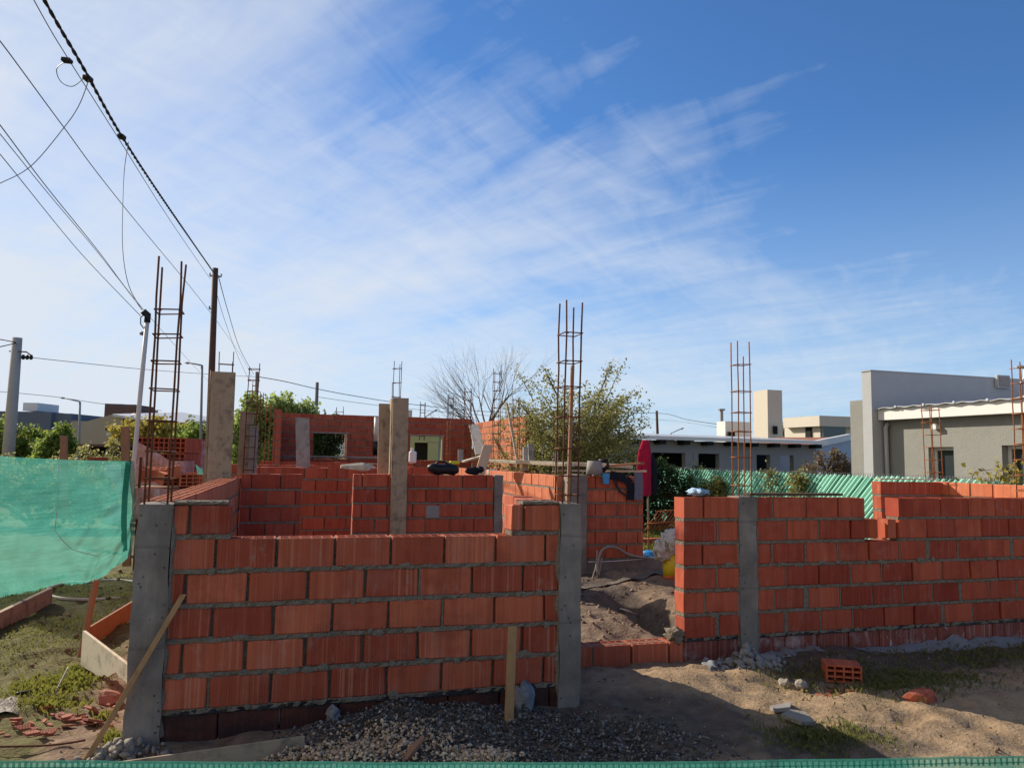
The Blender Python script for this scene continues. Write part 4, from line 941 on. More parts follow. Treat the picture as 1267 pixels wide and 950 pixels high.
# slatted green fence on the right
UF = 10.2; th = thing('slat_fence', 'green fence of diagonal slats between the plot and the grey house', 'fence', W(UF, 12))
v0, v1, zf = 4.5, 21.5, 1.47; mb = MB(); pitch = .118
for i in range(-12, int((v1-v0)/pitch)+2):
    # slat rises towards the camera (falling v) at about 40 degrees
    a_v = v0+i*pitch; pts = []
    ln_ = zf-.04; vb = a_v+ln_*1.05; vt = a_v
    if vt < v0: continue
    if vb > v1: continue
    hw = .037; t_ = random.uniform(-.008, .008)
    for (vv, zz) in ((vb, 0.04), (vt, zf)):
        pts.append((vv, zz))
    P = [W(UF+t_, vb-hw, .04), W(UF+t_, vt-hw, zf+random.uniform(-.012, .02)), W(UF+t_, vt+hw, zf+random.uniform(-.012, .02)), W(UF+t_, vb+hw, .04)]
    C = [p_-DU*.010 for p_ in (P[0]*.5+P[3]*.5, P[1]*.5+P[2]*.5)]
    mb.face([P[0], P[1], C[1], C[0]], None, .5); mb.face([C[0], C[1], P[2], P[3]], None, .5); mb.face([P[3], P[2], P[1], P[0]], None, .5)
mb.build('slat_panel', M['slat'], th)
mb = MB(); mb.box(W(UF+.04, v0, .02), DU*.012, DV*(v1-v0), UP*(zf-.06)); mb.build('backing_sheet', M['slat_dark'], th)
for vv in np.arange(v0+.4, v1, 2.6): mb = MB(); mb.tube([W(UF+.09, vv, -.1), W(UF+.09, vv, zf+.03)], .03, 6); mb.build('fence_post', M['galv'], th, True)
mb = MB()
for i in range(300):
    vv = v0+(v1-v0)*i/300; mb.tube([W(UF+.02, vv, zf-.03), W(UF+.02, vv+.03, zf+.045)], .003, 3, .5, False); mb.tube([W(UF+.02, vv+.03, zf-.03), W(UF+.02, vv, zf+.045)], .003, 3, .5, False)
mb.build('wire_edge', M['galv'], th)
# ------------------------------------------------------------------ cages further back
def cageP(label, px0, px1, ytop, ybot, Y, mat, nst=6, rad=.006, t=.1, lean=(0, 0), tops=None, zbase=None):
    a = at(px0, ybot, Y); b = at(px1, ybot, Y); w = (b-a).length; c = (a+b)*.5; zt = at((px0+px1)/2, ytop, Y).z; zb = a.z if zbase is None else zbase
    c = Vector((c.x, c.y, 0)); return cage(label, c, max(.03, w*.82), t, zb, zt, mat, lean, rad, nst, tops=tops)
cageP('rusty cage rising from the brick pen before the grey house', 1147, 1165, 500, 592, 10.9, 'rust_hot', 6, .0065, .14, (-.03, 0))
cageP('cage cut by the right picture edge, white clip near its top', 1261, 1278, 446, 616, 7.55, 'rust_hot', 9, .006, .1)
cageP('slim cage beyond the mould on the left, orange rust', 306, 313, 470, 600, 16, 'rust_hot', 9, .007)
cageP('second slim orange cage left of the stub wall', 325, 331, 497, 596, 17, 'rust_hot', 7, .007)
cageP('single file bars just left of the stub wall', 335, 338, 502, 590, 17.5, 'rust', 5, .007)
cageP('bare slim cage between the mould and the stub wall', 317, 321, 485, 598, 18.5, 'rust', 6, .007)
cageP('short pale bars on the far wall above its left window', 415, 425, 503, 522, 25.1, 'steel_blue', 3, .010, zbase=2.2)
cageP('bluish bars above the far wall right of the twin form boards', 519, 526, 496, 524, 25.4, 'steel_blue', 5, .010, zbase=2.2)
cageP('bluish taller bars behind the far wall corner', 553, 561, 488, 524, 25.6, 'steel_blue', 6, .011, zbase=2.2)
cageP('brown cage standing before the far wall corner', 572, 582, 480, 572, 19, 'rust', 9, .007)
cageP('brown slim cage before the right window of the far wall', 552, 557, 520, 575, 19.5, 'rust_hot', 6, .007)
cageP('tall brown cage before the tall sunlit wall, pale top', 608, 618, 457, 585, 16, 'rust', 12, .007, .12)
cageP('shorter brown cage right of the tall one before the sunlit wall', 632, 642, 490, 584, 15, 'rust', 9, .006, .1)
cageP('slim pale bars rising behind the scaffold planks', 685, 689, 560, 590, 12, 'cem_bar', 2, .005)
# things standing or hanging on the walls
def blob(label, pts, r, mat, name, cat, parent=None, rough=.3, n=3, freq=1.2):
    mb = MB()
    for p_, rr, sq in pts: lump(mb, p_, rr, sq, rough, n, .5, random.random()*20, freq)
    o = mb.build(name, M[mat], parent, True); return tag(o, label, cat) if label else o
zt = ZB+6*CO+.01
q = W(2.27, 10.53, zt+.06); th = thing('tool_bag', 'black soft bag lying on the back wall under the yellow tool', 'bag', q)
mb = MB(); mb.tube([q+DU*x+UP*(.012*math.sin(x*31)) for x in (-.22, -.205, -.16, -.08, 0, .08, .16, .205, .22)], [.02, .05, .072, .078, .07, .08, .072, .05, .02], 14); mb.build('bag_body', M['black'], th, True)
mb = MB(); mb.tube([q-DU*.12+UP*.07, q-DU*.06+UP*.105, q+DU*.02+UP*.10, q+DU*.08+UP*.072], .012, 6); mb.build('bag_handle', M['black'], th, True)
q2 = q+DU*.12+UP*.085+DV*.02; mb = MB(); mb.cbox(q2-DU*.02-UP*.02, DU*.14, DV*.07, UP*.05, .012); mb.tube([q2-DU*.02+UP*.0, q2-DU*.08+UP*.01], .012, 6); tag(mb.build('hand_tool', M['yellow'], None), 'yellow hand tool lying on the black bag', 'tool')
q = W(2.72, 10.53, zt+.04); blob('crumpled dark rag with grey folds on the back wall', [(q, .07, (1.8, .8, .7)), (q+DU*.09+UP*.03, .05, (1.3, .8, .8))], 0, 'dark_cloth', 'rag', 'rag', None, .5)
q = W(2.25, 12.9, 1.56); mb = MB(); mb.cbox(q-DU*.05, DU*.12, DV*.1, UP*.2, .02); mb.tube([q+DU*.0+UP*.2+DV*.05, q+UP*.26+DV*.05], .025, 8); th = thing('paint_can', 'small white can on the inner wall behind the black bag', 'can', q); mb.build('can_body', M['white'], th, False)
mb = MB(); q = W(1.42, 12.86, 1.47); mb.tube([q-DU*.35, q, q+DU*.2-UP*.02], [.05, .09, .05], 7); tag(mb.build('cement_lump', M['wood_pale'], None), 'rough straw coloured scrap beside the twin form boards', 'scrap')
# white tube on the far wall
th = thing('vent_pipe', 'white pipe with a black foot against the far wall', 'pipe', at(466, 560, 24)); mb = MB(); a = at(466, 547, 24); b = at(467, 516, 24); mb.tube([a, b], .10, 9); mb.build('tube', M['pvc'], th, True)
mb = MB(); mb.tube([at(466, 563, 24), at(466, 546, 24)], .12, 9); mb.build('foot', M['black'], th, True)
# mixing things left of the jacket
Zs = ZB+6*CO
q = W(4.53, 10.42, Zs+.02); th = thing('bucket', 'grey upturned bucket with a dark rim on the wall with straps', 'bucket', q); mb = MB(); mb.tube([q+DV*.08, q+DV*.08+UP*.2], [.125, .105], 14); mb.build('bucket_body', M['slab'], th, True)
mb = MB(); mb.tube([q+DV*.08+DU*.10+UP*.02, q+DV*.02+DU*.19+UP*.13, q+DV*.02+DU*.17+UP*.21, q+DV*.06+DU*.06+UP*.2], .03, 7); mb.build('dark_handle', M['black'], th, True)
# strap harness: two black bands drooping over the wall face
th = thing('strap_bag', 'black shoulder bag strap hanging over the brick wall', 'bag', W(4.95, 10.42, Zs))
def strip(P, w, mat, th, name, t=.012):
    mb = MB(); L_ = [Vector(p) for p in P]; k = len(L_); 
    for i in range(k-1):
        d = (L_[i+1]-L_[i]).normalized(); s = d.cross(DV).normalized()*w/2
        mb.box(L_[i]-s-DV*t, L_[i+1]-L_[i]+d*.006, s*2, DV*t)
    mb.build(name, M[mat], th)
f_ = 10.41; zz = Zs
strip([W(4.74, f_, zz+.02), W(4.86, f_, zz+.0), W(4.98, f_, zz-.03), W(5.06, f_, zz-.10), W(5.08, f_, zz-.22), W(5.07, f_, zz-.34)], .12, 'dark_cloth', th, 'bag_flap')
strip([W(4.80, f_, zz-.04), W(4.84, f_, zz-.14), W(4.90, f_, zz-.22), W(4.98, f_, zz-.27), W(5.06, f_, zz-.28)], .03, 'black', th, 'shoulder_strap')
mb = MB(); q = W(4.66, 10.385, Zs-.11); mb.tube([q, q+UP*.15], [.045, .058], 10); tag(mb.build('cup', M['blue'], None, False), 'bright blue cup hanging at the top of the brick wall', 'cup')
P = [[W(5.12+x*.022, 10.39-.012*math.sin(x*2.1+y*.4), Zs+.06-y*.05) for x in range(7)] for y in range(9)]; mb = MB(); mb.grid(P[::-1]); tag(mb.build('plaid_shirt', M['plaid'], None, True), 'grey plaid shirt hanging beside the crimson jacket', 'shirt')
# crimson jacket on a pole
pb = onG(803, 674); pt = at(799, 549, pb.y); mb = MB(); mb.tube([pb-UP*.1, (pb+pt)*.5+DU*.01, pt], .022, 7); tag(mb.build('wooden_pole', M['wood_old'], None, True), 'thin wooden pole standing under the crimson jacket', 'pole')
def garment(label, px, y0, y1, wpx, Y, mat, name, prof):
    n, m_ = 14, 22; P = []
    for j in range(n):
        f = j/(n-1); y = y0+(y1-y0)*f; c = at(px+prof(f)[1], y, Y); w = prof(f)[0]*wpx*Y/951/2; row = []
        for i in range(m_+1):
            a = 6.2832*i/m_; fold = 1+.20*math.sin(a*4+f*2.6)*(.3+f)+.13*math.sin(a*7-f*5)+.22*noise.noise(Vector((math.cos(a), math.sin(a)+px, f*3.5))); row.append(c+DU*math.cos(a)*w*fold+DV*math.sin(a)*w*.62*fold)
        P.append(row)
    mb = MB(); mb.grid(P); c = sum(P[0][:-1], Vector())/m_+UP*.02
    for i in range(m_): mb.face([P[0][i+1], P[0][i], c])
    o = mb.build(name, M[mat], None, True); return tag(o, label, 'jacket') if label else o
garment('crimson jacket hung on the thin wooden pole', 797, 545, 613, 17, pb.y-.02, 'red_cloth', 'jacket', lambda f: (.50+.50*min(1, f*4.) if f < .3 else 1-.16*f+.1*math.sin(f*9), 1.5-2.2*f if f < .5 else .4+1.2*math.sin(f*5)))
sl = garment(None, 791.5, 556, 606, 5.5, pb.y-.06, 'red_cloth', 'sleeve', lambda f: (.8+.4*math.sin(f*3.1), 1.0-1.6*f)); sl.parent = [o for o in COL.objects if o.name == 'jacket'][0]
garment('navy jacket hanging behind the crimson one', 808, 562, 612, 10, pb.y+.16, 'dark_cloth', 'jacket', lambda f: (.6+.5*math.sin(f*3), -2+3*f))
# yellow drum with a white bag
q = onG(829, 718); q = Vector((q.x, q.y, at(829, 716, q.y).z)); hd = at(829, 686, q.y).z-q.z; rd = .095
th = thing('yellow_sack_drum', 'yellow drum with an orange red base behind the right wall end', 'drum', q)
mb = MB(); mb.tube([q+UP*.045, q+UP*hd*.5, q+UP*(hd)], [rd, rd*1.04, rd], 16); mb.build('drum_body', M['yellow'], th, True); mb = MB(); mb.tube([q, q+UP*.05], [rd*1.06, rd*1.05], 16); mb.build('drum_base', M['orange'], th, True)
mb = MB(); mb.box(q-DU*.01-DV*(rd*1.05), DU*.05, DV*.004, UP*.0); mb = None
c = q+UP*(hd+.12)
blob('crumpled white plastic bag lying on the yellow drum', [(c+DU*.02+UP*.04, .17, (1, .8, .95)), (c-DU*.13-UP*.05, .13, (.9, .8, 1.1)), (c+UP*.12+DU*.05, .12, (1., .8, .8))], 0, 'white_film', 'plastic_bag', 'bag', None, .55, 4, 1.8)
q = onG(801, 696); blob('blue plastic bag on the ground at the end of the wall with straps', [(q+UP*.10, .14, (1.1, .8, .7)), (q+UP*.08+DU*.12, .1, (1.2, .8, .7))], 0, 'blue', 'plastic_bag', 'bag', None, .4, 3, 1.6)
q = W(3.56, VR+.08, 1.395); blob('pale blue film scrap on top of the right wall', [(q+UP*.015, .07, (1.6, .9, .42)), (q+DU*.06+UP*.01, .06, (1.3, .8, .4))], 0, 'blue_film', 'film_scrap', 'plastic', None, .7, 3, 1.8)
# wire loops in front of the wall
P0 = [pv(740, 712, 10.2), pv(741, 690, 10.25), pv(748, 678, 10.3), pv(762, 677, 10.32), pv(778, 686, 10.32), pv(800, 690, 10.3)]
path('dark hose curving over the foot of the wall with straps', P0, .02, 'cem_bar')
th = thing('tying_wire', 'pale tangled tying wires standing by the foundation beam', 'wire', onG(738, 722))
for k, pts in enumerate([[(738, 690), (739, 712), (744, 725)], [(739, 680), (737, 702), (727, 733)], [(745, 690), (741, 712), (736, 722)], [(728, 718), (738, 712), (748, 718)]]):
    path(None, [pv(x, y, 10.0+.03*k) for x, y in pts], .010, 'cem_bar', 'wire_strand', 'wire', 5, th)
path('thin line stretched along the foundation beam', [pv(728, 695, 10.33), pv(760, 694, 10.33), pv(800, 691, 10.33)], .008, 'pvc', 'string_line', 'line')
# rust coloured trestle of bent bars behind
th = thing('rebar_trestle', 'rust orange rack of slanted bars behind the passage', 'rack', onG(818, 668)); a = at(798, 652, 13.2); b = at(842, 648, 13.2)
mb = MB()
for i in range(11):
    f = i/10; q = a+(b-a)*f; mb.tube([q+DU*.0-UP*.06, q+DU*.28+UP*.26+DV*.05], .012, 5)
mb.build('slanted_bars', M['rust_hot'], th, True); mb = MB(); mb.tube([a+UP*.26+DU*.2, b+UP*.26+DU*.3], .014, 5); mb.tube([a+UP*.05, b+UP*.05], .014, 5); mb.build('rail', M['rust_hot'], th, True)
for k in (0.1, .9): mb = MB(); q = a+(b-a)*k; mb.tube([Vector((q.x, q.y, -.05)), q+UP*.1], .014, 5); mb.build('leg', M['rust_hot'], th, True)
th = thing('brick_row', 'low row of bricks at the edge of the sunlit weeds', 'brick wall', at(795, 676, 12.2)); a_ = onG(770, 678); uu, vv = uv_of(a_); brick_wall(th, W(uu, vv), DU, DV, [(0, 0, 1.0)], -.02, near=False)
# ------------------------------------------------------------------ pallets of wrapped bricks at the left
def pallet(label, px0, px1, ytop, ybot, Y, depth=1.0, courses=4, wrapcut=.0):
    a = at(px0, ybot, Y); b = at(px1, ybot, Y); zt_ = at(px0, ytop, Y).z; w = (b-a).xy.length; z0 = a.z
    d = Vector((b.x-a.x, b.y-a.y, 0)).normalized(); n = Vector((-d.y, d.x, 0)); o = Vector((a.x, a.y, 0))
    th = thing('brick_pallet', label, 'brick pallet', o+UP*z0, 'pallets of hollow bricks')
    mb = MB(); cw = .19; nr = max(1, int((zt_-z0)/.19)); nc = max(2, int(w/cw)); hh_ = (zt_-z0)/nr
    for r_ in range(nr):
        for c_ in range(nc):
            q = o+d*(w*c_/nc)+UP*(z0+r_*hh_); L_, H_ = w/nc-.012, hh_-.010
            # block end with open cells facing the camera
            k = .014; tn = random.random()
            mb.box(q+n*.09, d*L_, n*(depth-.09), UP*H_, tn)
            for i in range(4): mb.box(q+d*(L_*i/3*.999-(k if i == 3 else 0)-(k/2 if 0 < i < 3 else 0)), d*k, n*.09, UP*H_, tn)
            for j in range(4):
                for i in range(3): mb.box(q+d*(L_*i/3+k*.7)+UP*(H_*j/3-(k if j == 3 else 0)-(k/2 if 0 < j < 3 else 0)), d*(L_/3-k*1.2), n*.088, UP*k, tn)
    mb.build('brick_stack', M['brick'], th); return th, o, d, n, w, z0, zt_
th, o, d, n, w, z0, z1 = pallet('shrink wrapped pallet of hollow bricks behind the bent white mast', 166, 228, 540, 598, 11.6)
def wrap(th, o, d, n, w, z0, z1, depth, topfn, seed):
    P = []; nn_ = 30
    for j in range(13):
        f = j/12; row = []
        for i in range(nn_+1):
            g_ = i/nn_; s = g_*(w+.5)-.25
            if s < 0: q = o+n*(-s)-d*.03
            elif s > w: q = o+d*(w+.03)+n*(s-w)
            else: q = o+d*s-n*.03
            zt2 = z0+(z1-z0)*topfn(g_); q = q+UP*(z0-.02+(zt2-z0+.02)*f)-n*.05*noise.noise(Vector((g_*7, f*3, seed)))-n*.03*noise.noise(Vector((g_*19+f*4, f*6, seed))); row.append(q)
        P.append(row)
    mb = MB(); mb.grid(P); mb.build('plastic_wrap', M['wrap'], th, True)
wrap(th, o, d, n, w, z0, z1, 1, lambda g_: (1.0-.5*max(0, (g_-.12)/.5) if g_ < .62 else .5), 3)
th, o, d, n, w, z0, z1 = pallet('second wrapped pallet behind the tall cage, film hanging from its corner', 229, 247, 544, 596, 12.2, .8)
wrap(th, o, d, n, w, z0, z1, .8, lambda g_: .98, 7)
th, o, d, n, w, z0, z1 = pallet('lower stack of hollow bricks under the wrapped pallet', 168, 236, 603, 640, 10.6, 1.2)
wrap(th, o, d, n, w, z0, z1, 1.2, lambda g_: .98, 11)
th = thing('wooden_pallet', 'pale wooden pallet boards between the brick stacks', 'pallet', at(166, 604, 10.9)); mb = MB(); a = at(166, 604, 10.9)
for k in range(3): mb.cbox(a+n*.35*k, d*.85, n*.14, UP*.03, .004)
for k in range(3): mb.cbox(a+d*(.36*k)-UP*.09+n*.02, d*.09, n*.85, UP*.088, .004)
mb.build('boards', M['wood_pale'], th)
for i, (px, py, ang, lab) in enumerate([(190, 590, .3, 'loose orange brick lying flat on the lower stack at left'), (207, 586, 1.0, 'loose orange brick tipped on the lower stack beneath the cage'), (216, 588, 2.0, 'loose orange brick leaning behind the tall cage bars'), (237, 592, .5, 'loose orange brick at the right end of the lower stack'), (246, 596, .1, 'loose orange brick next to the green mesh scrap')]):
    loose(lab, at(px, py+4, 10.9), ang, random.uniform(-.25, .25), up=(i % 2 == 0), mat='brick_sunlit')
P = [[at(242+x*1.8+y*.6, 574+y*3.2+(x*1.6 if y == 0 else 0), 10.5) for x in range(5)] for y in range(5)]; cloth('mesh_scrap', 'small green mesh scrap hanging below the silver lamp mast', P[::-1], 'mesh', 'mesh')
pallet('small brick stack whose orange top shows above the green mesh', 103, 117, 565, 640, 20, .5)
mb = MB(); q = at(129, 573, 18); z_ = q.z; mb.cbox(Vector((q.x, q.y, -.05)), DU*.40, DV*.4, UP*(z_+.0), .012); ob = mb.build('white_cabinet', M['white'], None); tag(ob, 'white box top showing above the green mesh', 'cabinet')
# ------------------------------------------------------------------ masts, poles, lamps
th = thing('meter_mast', 'white bent service mast behind the green mesh, black spout on top', 'mast', Vector((at(165, 600, 11).x, 11, 0))); mb = MB(); P = [at(160, 640, 11.), at(165, 580, 11.), at(173.5, 489, 11), at(182, 398, 11)]; mb.tube(P, .033, 8); mb.build('tube', M['pvc'], th, True)
mb = MB(); P = [at(182, 399, 11), at(183, 389, 11), at(180, 386, 11), at(176.5, 389, 11)]; mb.tube(P, .045, 8); mb.build('spout', M['black'], th, True)
mb = MB(); P = [at(179, 388, 11), at(174, 393, 11), at(174, 401, 11), at(179, 408, 11), at(177, 413, 11)]; mb.tube(P, .009, 5); mb.tube([at(174, 412, 11), at(178, 413, 11)], .03, 6); mb.build('lead_wire', M['cable_grey'], th, True)
def street_lamp(label, px, ytop, ybot, tipx, tipy, Y, r=.05):
    zb = 0; a = at(px-1.0, ybot, Y); t_ = at(px, ytop, Y); th = thing('street_lamp', label, 'street lamp', Vector((a.x, Y, 0)), 'street lamps'); mb = MB()
    mb.tube([Vector((a.x, Y, -.1)), Vector((t_.x, Y, t_.z))], [r*1.25, r], 8); mb.build('post', M['galv'], th, True)
    e = at(tipx, tipy, Y); mb = MB(); mb.tube([t_, t_+(e-t_)*.85], r*.6, 6); mb.build('arm', M['galv'], th, True)
    dd = (e-t_).normalized(); mb = MB(); mb.tube([t_+(e-t_)*.72, t_+(e-t_)*.85-UP*r*.4, e-UP*r*.3], [r*.6, r*1.0, r*.55], 8); mb.build('lamp_head', M['galv'], th, True)
street_lamp('street lamp before the beige gabled house', 99, 497, 575, 74, 491, 46, .06)
street_lamp('silver street lamp mast behind the wrapped pallets', 250, 452, 590, 229, 448, 25, .04)
street_lamp('small street lamp behind the long workshop roof', 830, 536, 550, 846, 529, 78, .08)
street_lamp('small street lamp above the far wall', 526, 516, 540, 541, 506, 55, .07)
def pole(label, px, ytop, pxb, ybot, Y, r, mat, cap=None):
    a = at(pxb, ybot, Y); t_ = at(px, ytop, Y); th = thing('utility_pole', label, 'utility pole', Vector((a.x, a.y, 0)), 'utility poles'); mb = MB()
    k = (t_-a)/(t_.z-a.z); base = a-k*(a.z+.2); mb.tube([base, t_], [r*1.15, r*.85], 10); mb.build('shaft', M[mat], th, True); return th, t_
th, tp = pole('thick concrete utility pole at the left edge', 21.5, 418, 10.5, 560, 33, .23, 'concrete_pale')
mb = MB()
for k in range(3): q = tp+Vector((.32+.17*k, 0, -.85)); mb.tube([q-UP*.09, q, q+UP*.12], [.05, .085, .05], 8)
mb.build('insulator', M['black'], th, True); mb = MB(); mb.tube([tp+Vector((-.24, -.1, -.6)), tp+Vector((.5, -.1, -.62)), tp+Vector((.7, 0, -.78))], .03, 6); mb.build('bracket', M['rust'], th, True)
th, TP = pole('dark brown timber pole carrying the thick black cable', 266.5, 332, 257, 600, 24, .105, 'wood_dark')
mb = MB(); 
for dx, dz in ((-.16, -.26), (.2, -.28), (-.12, -1.32)): mb.tube([TP+Vector((0, 0, dz)), TP+Vector((dx, 0, dz+.02)), TP+Vector((dx, 0, dz+.10))], .03, 6)
mb.build('bracket', M['galv'], th, True)
pole('grey timber pole rising from the willow crown', 318, 460, 316, 560, 58, .15, 'pole_grey'); pole('dark timber pole behind the far wall', 392.5, 473, 390, 540, 68, .17, 'pole_grey'); pole('lone timber pole beyond the workshop', 812.5, 508, 814, 550, 105, .2, 'wood_dark')
mb = MB(); mb.tube([at(255.5, 604, 9.55), at(263, 458, 9.55)], .028, 7); tag(mb.build('rusty_tube', M['rust'], None, True), 'rusty brown tube standing against the left of the broad form board', 'tube')
# ------------------------------------------------------------------ overhead wires
GWI = 'overhead wires'
def wire(label, pts, r, mat='cable_grey', twist=False):
    th = thing('overhead_wire', label, 'wire', pts[0], GWI); P = [Vector(p) for p in pts]; Q = []
    for i in range(len(P)-1):
        p0, p1, p2, p3 = P[max(i-1, 0)], P[i], P[i+1], P[min(i+2, len(P)-1)]
        for k in range(10):
            s = k/10; Q.append(.5*((2*p1)+(p2-p0)*s+(2*p0-5*p1+4*p2-p3)*s*s+(3*p1-p0-3*p2+p3)*s**3))
    Q.append(P[-1])
    if twist:
        D = 0; 
        for st in range(2):
            mb = MB(); P3 = []; acc = 0; dens = []
            for i in range(len(Q)-1):
                L_ = (Q[i+1]-Q[i]).length; k_ = max(1, int(L_/.05))
                for k in range(k_):
                    q = Q[i]+(Q[i+1]-Q[i])*(k/k_); a = (acc+L_*k/k_)*15+st*math.pi; dr = (Q[i+1]-Q[i]).normalized(); s_ = dr.orthogonal().normalized(); P3.append(q+(s_*math.cos(a)+dr.cross(s_)*math.sin(a))*r*.55)
                acc += L_
            mb.tube(P3, r*.62, 5, .5, False); mb.build('cable_strand', M[mat], th, True)
    else: mb = MB(); mb.tube(Q, r*.72, 5, .5, False); mb.build('cable', M[mat], th, True)
    return th
def ZP(pts, z): return [gz(x, y, zz) for (x, y), zz in zip(pts, z)]
zt_ = TP.z
th = wire('thick black twisted cable from overhead to the brown pole', ZP([(38, -30), (70, 28), (105, 88), (150, 168), (205, 252)], [6.55, 6.5, 6.5, 6.5, 6.7])+[at(264, 337, 24)], .021, 'cable', True)
for (px, py) in ((108, 97), (150, 169)):
    mb = MB(); q = gz(px, py, 6.5); mb.cbox(q-Vector((.05, .05, .03)), Vector((.1, 0, 0)), Vector((0, .12, 0)), Vector((0, 0, .06)), .012); mb.build('clamp', M['cable'], th)
w2 = [(28, -25), (60, 33), (85, 74), (145, 169), (210, 272)]
th = wire('thin grey wire running just under the thick black cable', ZP(w2, [6.2, 6.1, 6.05, 6.05, 6.35])+[at(260, 345, 24)], .008)
mb = MB(); q = gz(82, 75, 6.05); mb.cbox(q-Vector((.05, .04, .02)), Vector((.1, .02, 0)), Vector((0, .08, 0)), Vector((0, 0, .05)), .012); mb.build('clamp', M['cable'], th)
wire('thin wire passing behind the tall left cage to the brown pole bracket', ZP([(-20, 32), (0, 51), (77, 155), (152, 254)], [5.6, 5.6, 5.6, 5.7])+[at(259, 385, 24), at(300, 443, 45), at(312, 466, 57)], .009)
wire('upper of the three thin wires sloping to the white mast', ZP([(-20, 132), (0, 155), (58, 232), (121, 310)], [5., 5., 5., 5.])+[at(181, 387, 20), at(242, 455, 40), at(290, 505, 60)], .009)
wire('middle of the three thin wires sloping to the white mast', ZP([(-20, 143), (0, 166), (60, 240), (123, 315)], [4.9, 4.9, 4.9, 4.85])+[at(176, 384, 11.2)], .007)
wire('lowest of the three thin wires sloping to the white mast', ZP([(-20, 172), (0, 191), (97, 310)], [4.75, 4.7, 4.6])+[at(174, 391, 11.2)], .007)
wire('drop wire curving from the cable clamp down to the left edge', ZP([(110, 99), (98, 130), (80, 157), (39, 205), (0, 227), (-30, 240)], [6.45, 6.2, 6.0, 5.4, 5.0, 4.8]), .008)
wire('slack drop wire hanging from the cable to the white mast', [gz(159, 176, 6.4), at(154, 210, 12.2), at(152, 253, 12.0), at(152, 310, 11.6), at(160, 355, 11.3), at(179, 388, 11)], .008)
wire('loop of wire between the two upper clamps', ZP([(82, 76), (70, 86), (76, 102), (90, 107), (104, 97)], [6.05, 6.1, 6.2, 6.35, 6.5]), .007, 'cable')
wire('wire sagging from the brown pole to the grey pole in the willow', [at(270, 341, 24), at(282, 385, 34), at(297, 432, 46), at(314, 463, 58)], .02, 'cable')
wire('second wire from the brown pole to the grey pole in the willow', [at(263, 344, 24), at(277, 393, 34), at(294, 440, 46), at(308, 470, 58)], .014)
wire('dark wire from the willow pole across to the right', [at(319, 466, 58), at(353, 472, 63), at(392, 481, 68), at(440, 490, 72), at(500, 499, 80), at(600, 509, 92), at(700, 512, 100), at(812, 511, 105), at(850, 519, 90), at(890, 525, 75)], .045, 'cable')
wire('faint lower wire from the far pole across to the right', [at(392, 491, 68), at(500, 505, 80), at(640, 516, 92), at(812, 519, 105), at(890, 529, 78)], .03)
wire('long flat wire from the concrete pole to the right', [at(36, 442, 33), at(110, 450, 38), at(180, 457, 44), at(260, 463, 55), at(316, 466, 60)], .022)
wire('upper wire from the concrete pole to the left edge', [at(21, 424, 33), at(0, 420, 31), at(-40, 414, 28)], .03, 'cable'); wire('lower wire from the concrete pole to the left edge', [at(21, 424, 33), at(0, 429, 31), at(-40, 436, 28)], .03, 'cable')
wire('faint wire low behind the street lamp', [at(-30, 482, 60), at(60, 490, 62), at(130, 500, 66), at(200, 508, 70)], .03)
# ------------------------------------------------------------------ houses
def wbox(mb, u, v, z, du, dv, dz): mb.box(W(u, v, z), DU*du, DV*dv, UP*dz)
def xbox(mb, x, y, z, dx, dy, dz): mb.box((x, y, z), (dx, 0, 0), (0, dy, 0), (0, 0, dz))
# grey house at the right: walls in the site's own directions
th = thing('grey_house', 'grey stuccoed house behind the green slat fence', 'house', W(14, 12))
UW = 14.0; VP_ = 14.95; mb = MB()
win = [(13.05, 13.72, .95, 2.08), (11.05, 11.9, .62, 2.10)]        # v0, v1, z0, z1
cuts = sorted(win, key=lambda w_: w_[0]); v = 2.0
for (a, b, z0, z1) in cuts:
    wbox(mb, UW, v, -.2, .25, a-v, 3.05); wbox(mb, UW, a, -.2, .25, b-a, .2+z0); wbox(mb, UW, a, z1, .25, b-a, 2.85-z1); v = b
wbox(mb, UW, v, -.2, .25, VP_-v-.004, 3.05); mb.build('lit_wall', M['stucco'], th)
for (a, b, z0, z1) in win:
    f_ = MB(); x = UW+.16
    for (vv, zz, dv, dz) in ((a, z0, .07, z1-z0), (b-.07, z0, .07, z1-z0), (a+.07, z1-.07, b-a-.14, .07), (a+.07, z0, b-a-.14, .07)): wbox(f_, x, vv+.002, zz, .06, dv-.004 if dv < .1 else dv, dz)
    fo = f_.build('window', M['white'], th); gl = MB(); wbox(gl, x+.03, a+.07, z0+.07, .01, b-a-.14, z1-z0-.14); gl.build('pane', M['glass'], fo)
    ct = MB(); wbox(ct, x+.05, a+.08, z0+.08, .008, (b-a-.16)*.55, z1-z0-.16); ct.build('blind', M['curtain'], fo); inn = MB(); wbox(inn, x+.085, a-.01, z0-.01, .01, b-a+.02, z1-z0+.02); inn.build('dark_room', M['dark'], fo)
mb = MB(); wbox(mb, 13.60, VP_, -.2, 9., .30, 4.10); mb.build('parapet_wall', M['stucco_shade'], th)
mb = MB(); wbox(mb, 13.58, VP_-.015, 3.90, 9.1, .33, .025); mb.build('coping', M['stucco_shade'], th)
mb = MB(); wbox(mb, 13.60, VP_+.302, -.2, .8, .42, 3.42); mb.build('lower_pier', M['stucco'], th)
mb = MB(); wbox(mb, 13.76, 2.0, 2.74, .05, VP_-2.02, .25); wbox(mb, 13.76, 2., 2.72, .235, VP_-2.02, .02); mb.build('fascia', M['white'], th)
mb = MB(); P = []; nn_ = 150
